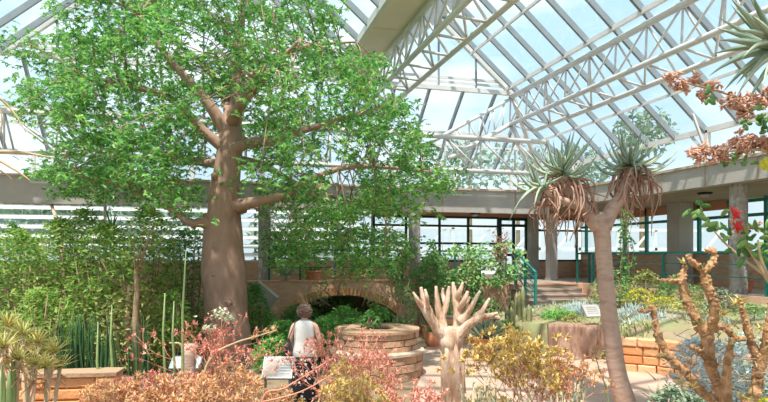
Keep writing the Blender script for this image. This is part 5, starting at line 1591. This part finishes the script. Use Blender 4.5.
# body skeleton (local: x right, y forward, z up), skin modifier baked to a mesh
joints = {'pel': (0, 0, .88, .13, .10), 'wst': (0, 0, 1.02, .12, .09), 'chs': (0, .0, 1.2, .135, .10), 'nkb': (0, .0, 1.345, .085, .07), 'nck': (0, .01, 1.40, .05, .052), 'hd0': (0, .03, 1.47, .062, .07), 'hd1': (0, .035, 1.55, .076, .092), 'hd2': (0, .03, 1.62, .05, .06)}
edges = [('pel', 'wst'), ('wst', 'chs'), ('chs', 'nkb'), ('nkb', 'nck'), ('nck', 'hd0'), ('hd0', 'hd1'), ('hd1', 'hd2')]
for s_, sx in (('l', -1), ('r', 1)):
    joints.update({s_ + 'sh': (sx * .185, 0, 1.305, .058, .055), s_ + 'el': (sx * .25, .01, 1.06, .046, .044), s_ + 'fm': (sx * .24, .09, .95, .038, .038), s_ + 'wr': (sx * .20, .17, .87, .024, .022), s_ + 'pm': (sx * .195, .22, .83, .03, .018),
                   s_ + 'hp': (sx * .09, 0, .82, .085, .085), s_ + 'kn': (sx * .09, .01, .47, .052, .052), s_ + 'cf': (sx * .09, -.015, .32, .048, .05), s_ + 'an': (sx * .09, -.01, .09, .03, .034), s_ + 'ft': (sx * .10, .12, .03, .035, .02)})
    edges += [('nkb', s_ + 'sh'), (s_ + 'sh', s_ + 'el'), (s_ + 'el', s_ + 'fm'), (s_ + 'fm', s_ + 'wr'), (s_ + 'wr', s_ + 'pm'), ('pel', s_ + 'hp'), (s_ + 'hp', s_ + 'kn'), (s_ + 'kn', s_ + 'cf'), (s_ + 'cf', s_ + 'an'), (s_ + 'an', s_ + 'ft')]
    for f in range(4):
        fx = sx * (.195 + (.018 - .012 * f)); L = (.075, .085, .08, .062)[f]
        a_, b_ = s_ + 'f%da' % f, s_ + 'f%db' % f
        joints[a_] = (fx, .25 + .01, .80, .0085, .0085); joints[b_] = (fx - sx * .004, .25 + L * .45, .80 - L * .65, .007, .007)
        edges += [(s_ + 'pm', a_), (a_, b_)]
    joints[s_ + 'ta'] = (sx * .165, .225, .83, .010, .010); joints[s_ + 'tb'] = (sx * .155, .255, .80, .008, .008)
    edges += [(s_ + 'wr', s_ + 'ta'), (s_ + 'ta', s_ + 'tb')]
names = list(joints); idx = {n: i for i, n in enumerate(names)}
me = bpy.data.meshes.new('body_cage'); me.from_pydata([joints[n][:3] for n in names], [(idx[a], idx[b]) for a, b in edges], [])
cage = bpy.data.objects.new('body_cage', me); COL.objects.link(cage)
sk = cage.modifiers.new('skin', 'SKIN')
for i, n in enumerate(names):
    me.skin_vertices[0].data[i].radius = joints[n][3:5]
    me.skin_vertices[0].data[i].use_root = (n == 'pel')
sub = cage.modifiers.new('sub', 'SUBSURF'); sub.levels = 2; sub.render_levels = 2
bpy.context.view_layer.update()
dg = bpy.context.evaluated_depsgraph_get()
bm = bpy.data.meshes.new_from_object(cage.evaluated_get(dg))
bpy.data.objects.remove(cage)
bm.name = 'body'; bm.materials.clear(); bm.materials.append(M['skin'])
for p in bm.polygons: p.use_smooth = True
bo = bpy.data.objects.new('body', bm); COL.objects.link(bo); bo.parent = person
# face: nose, eyes, mouth, ears on the far side
g = MB(); g.blob((0, .135, 1.535), .018, amp=.1, squash=(.8, 1, 1.4)); g.blob((-.082, .03, 1.54), .022, amp=.1, squash=(.5, .8, 1.3)); g.blob((.082, .03, 1.54), .022, amp=.1, squash=(.5, .8, 1.3)); pbuild(g, 'nose_and_ears', M['skin'])
for sx in (-1, 1):
    g = MB(); g.blob((sx * .032, .122, 1.56), .012, amp=0); pbuild(g, 'eye', M['sign_plate'])
g = MB(); g.tube([(-.025, .118, 1.493), (0, .126, 1.49), (.025, .118, 1.493)], [.003, .006, .003], 6); pbuild(g, 'mouth', M['leaf_coral'])
# hair: short curly
g = MB(); vs = []; fs = []
ns, nr_ = 28, 16
for i in range(nr_ + 1):
    th = PI * .80 * i / nr_
    for k in range(ns):
        a = 2 * PI * k / ns; q = Vector((math.sin(th) * math.cos(a), math.sin(th) * math.sin(a), math.cos(th)))
        if q.y > .35 and q.z < .45: rr = .80
        else: rr = 1.0
        rr *= 1 + .10 * noise.noise(q * 5) + .05 * noise.noise(q * 13)
        vs.append(Vector((0, .015, 1.545)) + Vector((q.x * .118 * rr, q.y * .125 * rr, q.z * .128 * rr)))
for i in range(nr_):
    for k in range(ns): fs.append((i * ns + k, (i + 1) * ns + k, (i + 1) * ns + (k + 1) % ns, i * ns + (k + 1) % ns))
fs.append(tuple(nr_ * ns + k for k in range(ns)))
g.add(vs, fs, 0, True)
for i in range(110):
    q = rdir(-.6, 1); q = Vector((q.x, -abs(q.y) if q.z < .4 else q.y, q.z))
    c = Vector((0, .015, 1.545)) + Vector((q.x * .118, q.y * .125, q.z * .128)); a0 = rnd(0, 6)
    u = q.orthogonal().normalized(); v = q.cross(u)
    g.tube([c + (u * math.cos(a0 + j) + v * math.sin(a0 + j)) * .018 + q * .004 * j for j in range(5)], [.007, .008, .008, .007, .003], 5)
pbuild(g, 'hair', M['hair'])
# sleeveless top
def loft(rings, ns=32, fold=0.0, nf=9):
    g = MB(); vs = []; fs = []
    for z, rx, ry, cy, *dz in rings:
        for k in range(ns):
            a = 2 * PI * k / ns; e = 1.0
            w = 1 + fold * math.sin(a * nf + z * 3) * (1.2 - z if fold else 0)
            cx_, sy_ = math.cos(a), math.sin(a)
            cx_ = math.copysign(abs(cx_) ** .8, cx_); sy_ = math.copysign(abs(sy_) ** .85, sy_)
            vs.append(Vector((cx_ * rx * w, cy + sy_ * ry * w, z + (dz[0] * abs(math.cos(a)) ** 2 if dz else 0))))
    for i in range(len(rings) - 1):
        for k in range(ns): fs.append((i * ns + k, i * ns + (k + 1) % ns, (i + 1) * ns + (k + 1) % ns, (i + 1) * ns + k))
    g.add(vs, fs, 0, True); return g
g = loft([(.79, .205, .155, 0), (.80, .21, .16, 0), (.9, .205, .155, 0), (1.0, .178, .138, 0), (1.1, .17, .138, .0), (1.2, .168, .142, .0), (1.28, .165, .13, .0), (1.345, .16, .11, .0, -.01), (1.385, .13, .085, .005, -.015), (1.40, .085, .07, .01), (1.405, .07, .062, .01)], fold=.02, nf=7)
pbuild(g, 'sleeveless_top', M['vest'])
g = loft([(.83, .19, .145, 0), (.78, .215, .16, 0), (.7, .225, .175, 0), (.5, .225, .185, 0), (.3, .24, .20, 0), (.12, .255, .215, 0), (.10, .25, .21, 0)], 48, .035, 11)
pbuild(g, 'long_skirt', M['skirt'])
for sx in (-1, 1):
    g = MB(); g.blob((sx * .10, .06, .04), .05, amp=.05, squash=(.9, 2.3, .75)); g.box((sx * .10, .06, .012), (.08, .22, .022)); pbuild(g, 'shoe', M['shoe'])
# bag hanging from the left shoulder
bl = Vector((-.225, -.03, 0))
def PW(p): return wx + Vector((p[0] * CC + p[1] * SS, p[1] * CC - p[0] * SS, p[2]))
bag = thing('shoulder_bag', 'black leather shoulder bag hanging on the left side of the woman', 'bag', PW((-.26, -.05, .72)))
g = MB(); vs = []
prof = [(.70, .05, .085), (.715, .062, .10), (.80, .06, .105), (.98, .045, .10), (1.05, .025, .09)]
n = 20
for z, rx, ry in prof:
    for k in range(n):
        a = 2 * PI * k / n; c_, s2 = math.cos(a), math.sin(a); c_ = math.copysign(abs(c_) ** .6, c_); s2 = math.copysign(abs(s2) ** .5, s2)
        vs.append(PW((-.262 + c_ * rx * 1.35, -.12 + s2 * ry, z)))
fs = [tuple(range(n - 1, -1, -1)), tuple((len(prof) - 1) * n + k for k in range(n))]
for i in range(len(prof) - 1):
    for k in range(n): fs.append((i * n + k, i * n + (k + 1) % n, (i + 1) * n + (k + 1) % n, (i + 1) * n + k))
g.add(vs, fs, 0, True); g.build('bag_body', M['bag'], bag)
g = MB()
pl = [(-.262, -.17, 1.04), (-.225, -.175, 1.15), (-.165, -.155, 1.30), (-.14, -.06, 1.395), (-.14, .05, 1.39), (-.20, .13, 1.25), (-.262, -.07, 1.04)]
sp = smoothpts(pl, 4)
for a, b in zip(sp[:-1], sp[1:]): g.bar(PW(a), PW(b), .035, .008, (1, 0, .3))
g.build('strap', M['bag'], bag)

# ================================================================== LIGHT
wd = bpy.data.worlds.new('sky_world'); SC.world = wd; wd.use_nodes = True
nt = wd.node_tree; nt.nodes.clear(); N, L = nt.nodes.new, nt.links.new
out = N('ShaderNodeOutputWorld'); bg = N('ShaderNodeBackground'); tc = N('ShaderNodeTexCoord'); mp = N('ShaderNodeMapping')
mp.inputs['Scale'].default_value = (1.0, 1.0, 2.2)
nz = N('ShaderNodeTexNoise'); nz.inputs['Scale'].default_value = 2.6; nz.inputs['Detail'].default_value = 7; nz.inputs['Roughness'].default_value = .55
rp = N('ShaderNodeValToRGB'); rp.color_ramp.elements[0].position = .43; rp.color_ramp.elements[1].position = .66
rp.color_ramp.elements[0].color = (.36, .52, .66, 1); rp.color_ramp.elements[1].color = (.86, .89, .91, 1)
L(tc.outputs['Generated'], mp.inputs['Vector']); L(mp.outputs['Vector'], nz.inputs['Vector']); L(nz.outputs['Fac'], rp.inputs['Fac'])
# pale haze towards the horizon
sep = N('ShaderNodeSeparateXYZ'); L(tc.outputs['Generated'], sep.inputs[0])
mr = N('ShaderNodeMapRange'); mr.inputs['From Min'].default_value = 0; mr.inputs['From Max'].default_value = .25; mr.inputs['To Min'].default_value = 1; mr.inputs['To Max'].default_value = 0
L(sep.outputs['Z'], mr.inputs['Value'])
mx = N('ShaderNodeMixRGB'); mx.inputs['Color2'].default_value = (.46, .53, .57, 1)
L(mr.outputs['Result'], mx.inputs['Fac']); L(rp.outputs['Color'], mx.inputs['Color1'])
L(mx.outputs['Color'], bg.inputs['Color']); bg.inputs['Strength'].default_value = 1.0
L(bg.outputs[0], out.inputs['Surface'])
sd = bpy.data.lights.new('sun', 'SUN'); sd.energy = 4.0; sd.angle = math.radians(1.2); sd.color = (1, .95, .87)
so = bpy.data.objects.new('sun', sd); COL.objects.link(so)
so.rotation_euler = Vector((.20, .34, -.92)).to_track_quat('-Z', 'Y').to_euler()
so.location = (-10, -14, 30)
SC.view_settings.view_transform = 'Standard'
SC.view_settings.look = 'None'
SC.view_settings.exposure = .92
SC.view_settings.gamma = 1.0
SC.view_settings.use_curve_mapping = False
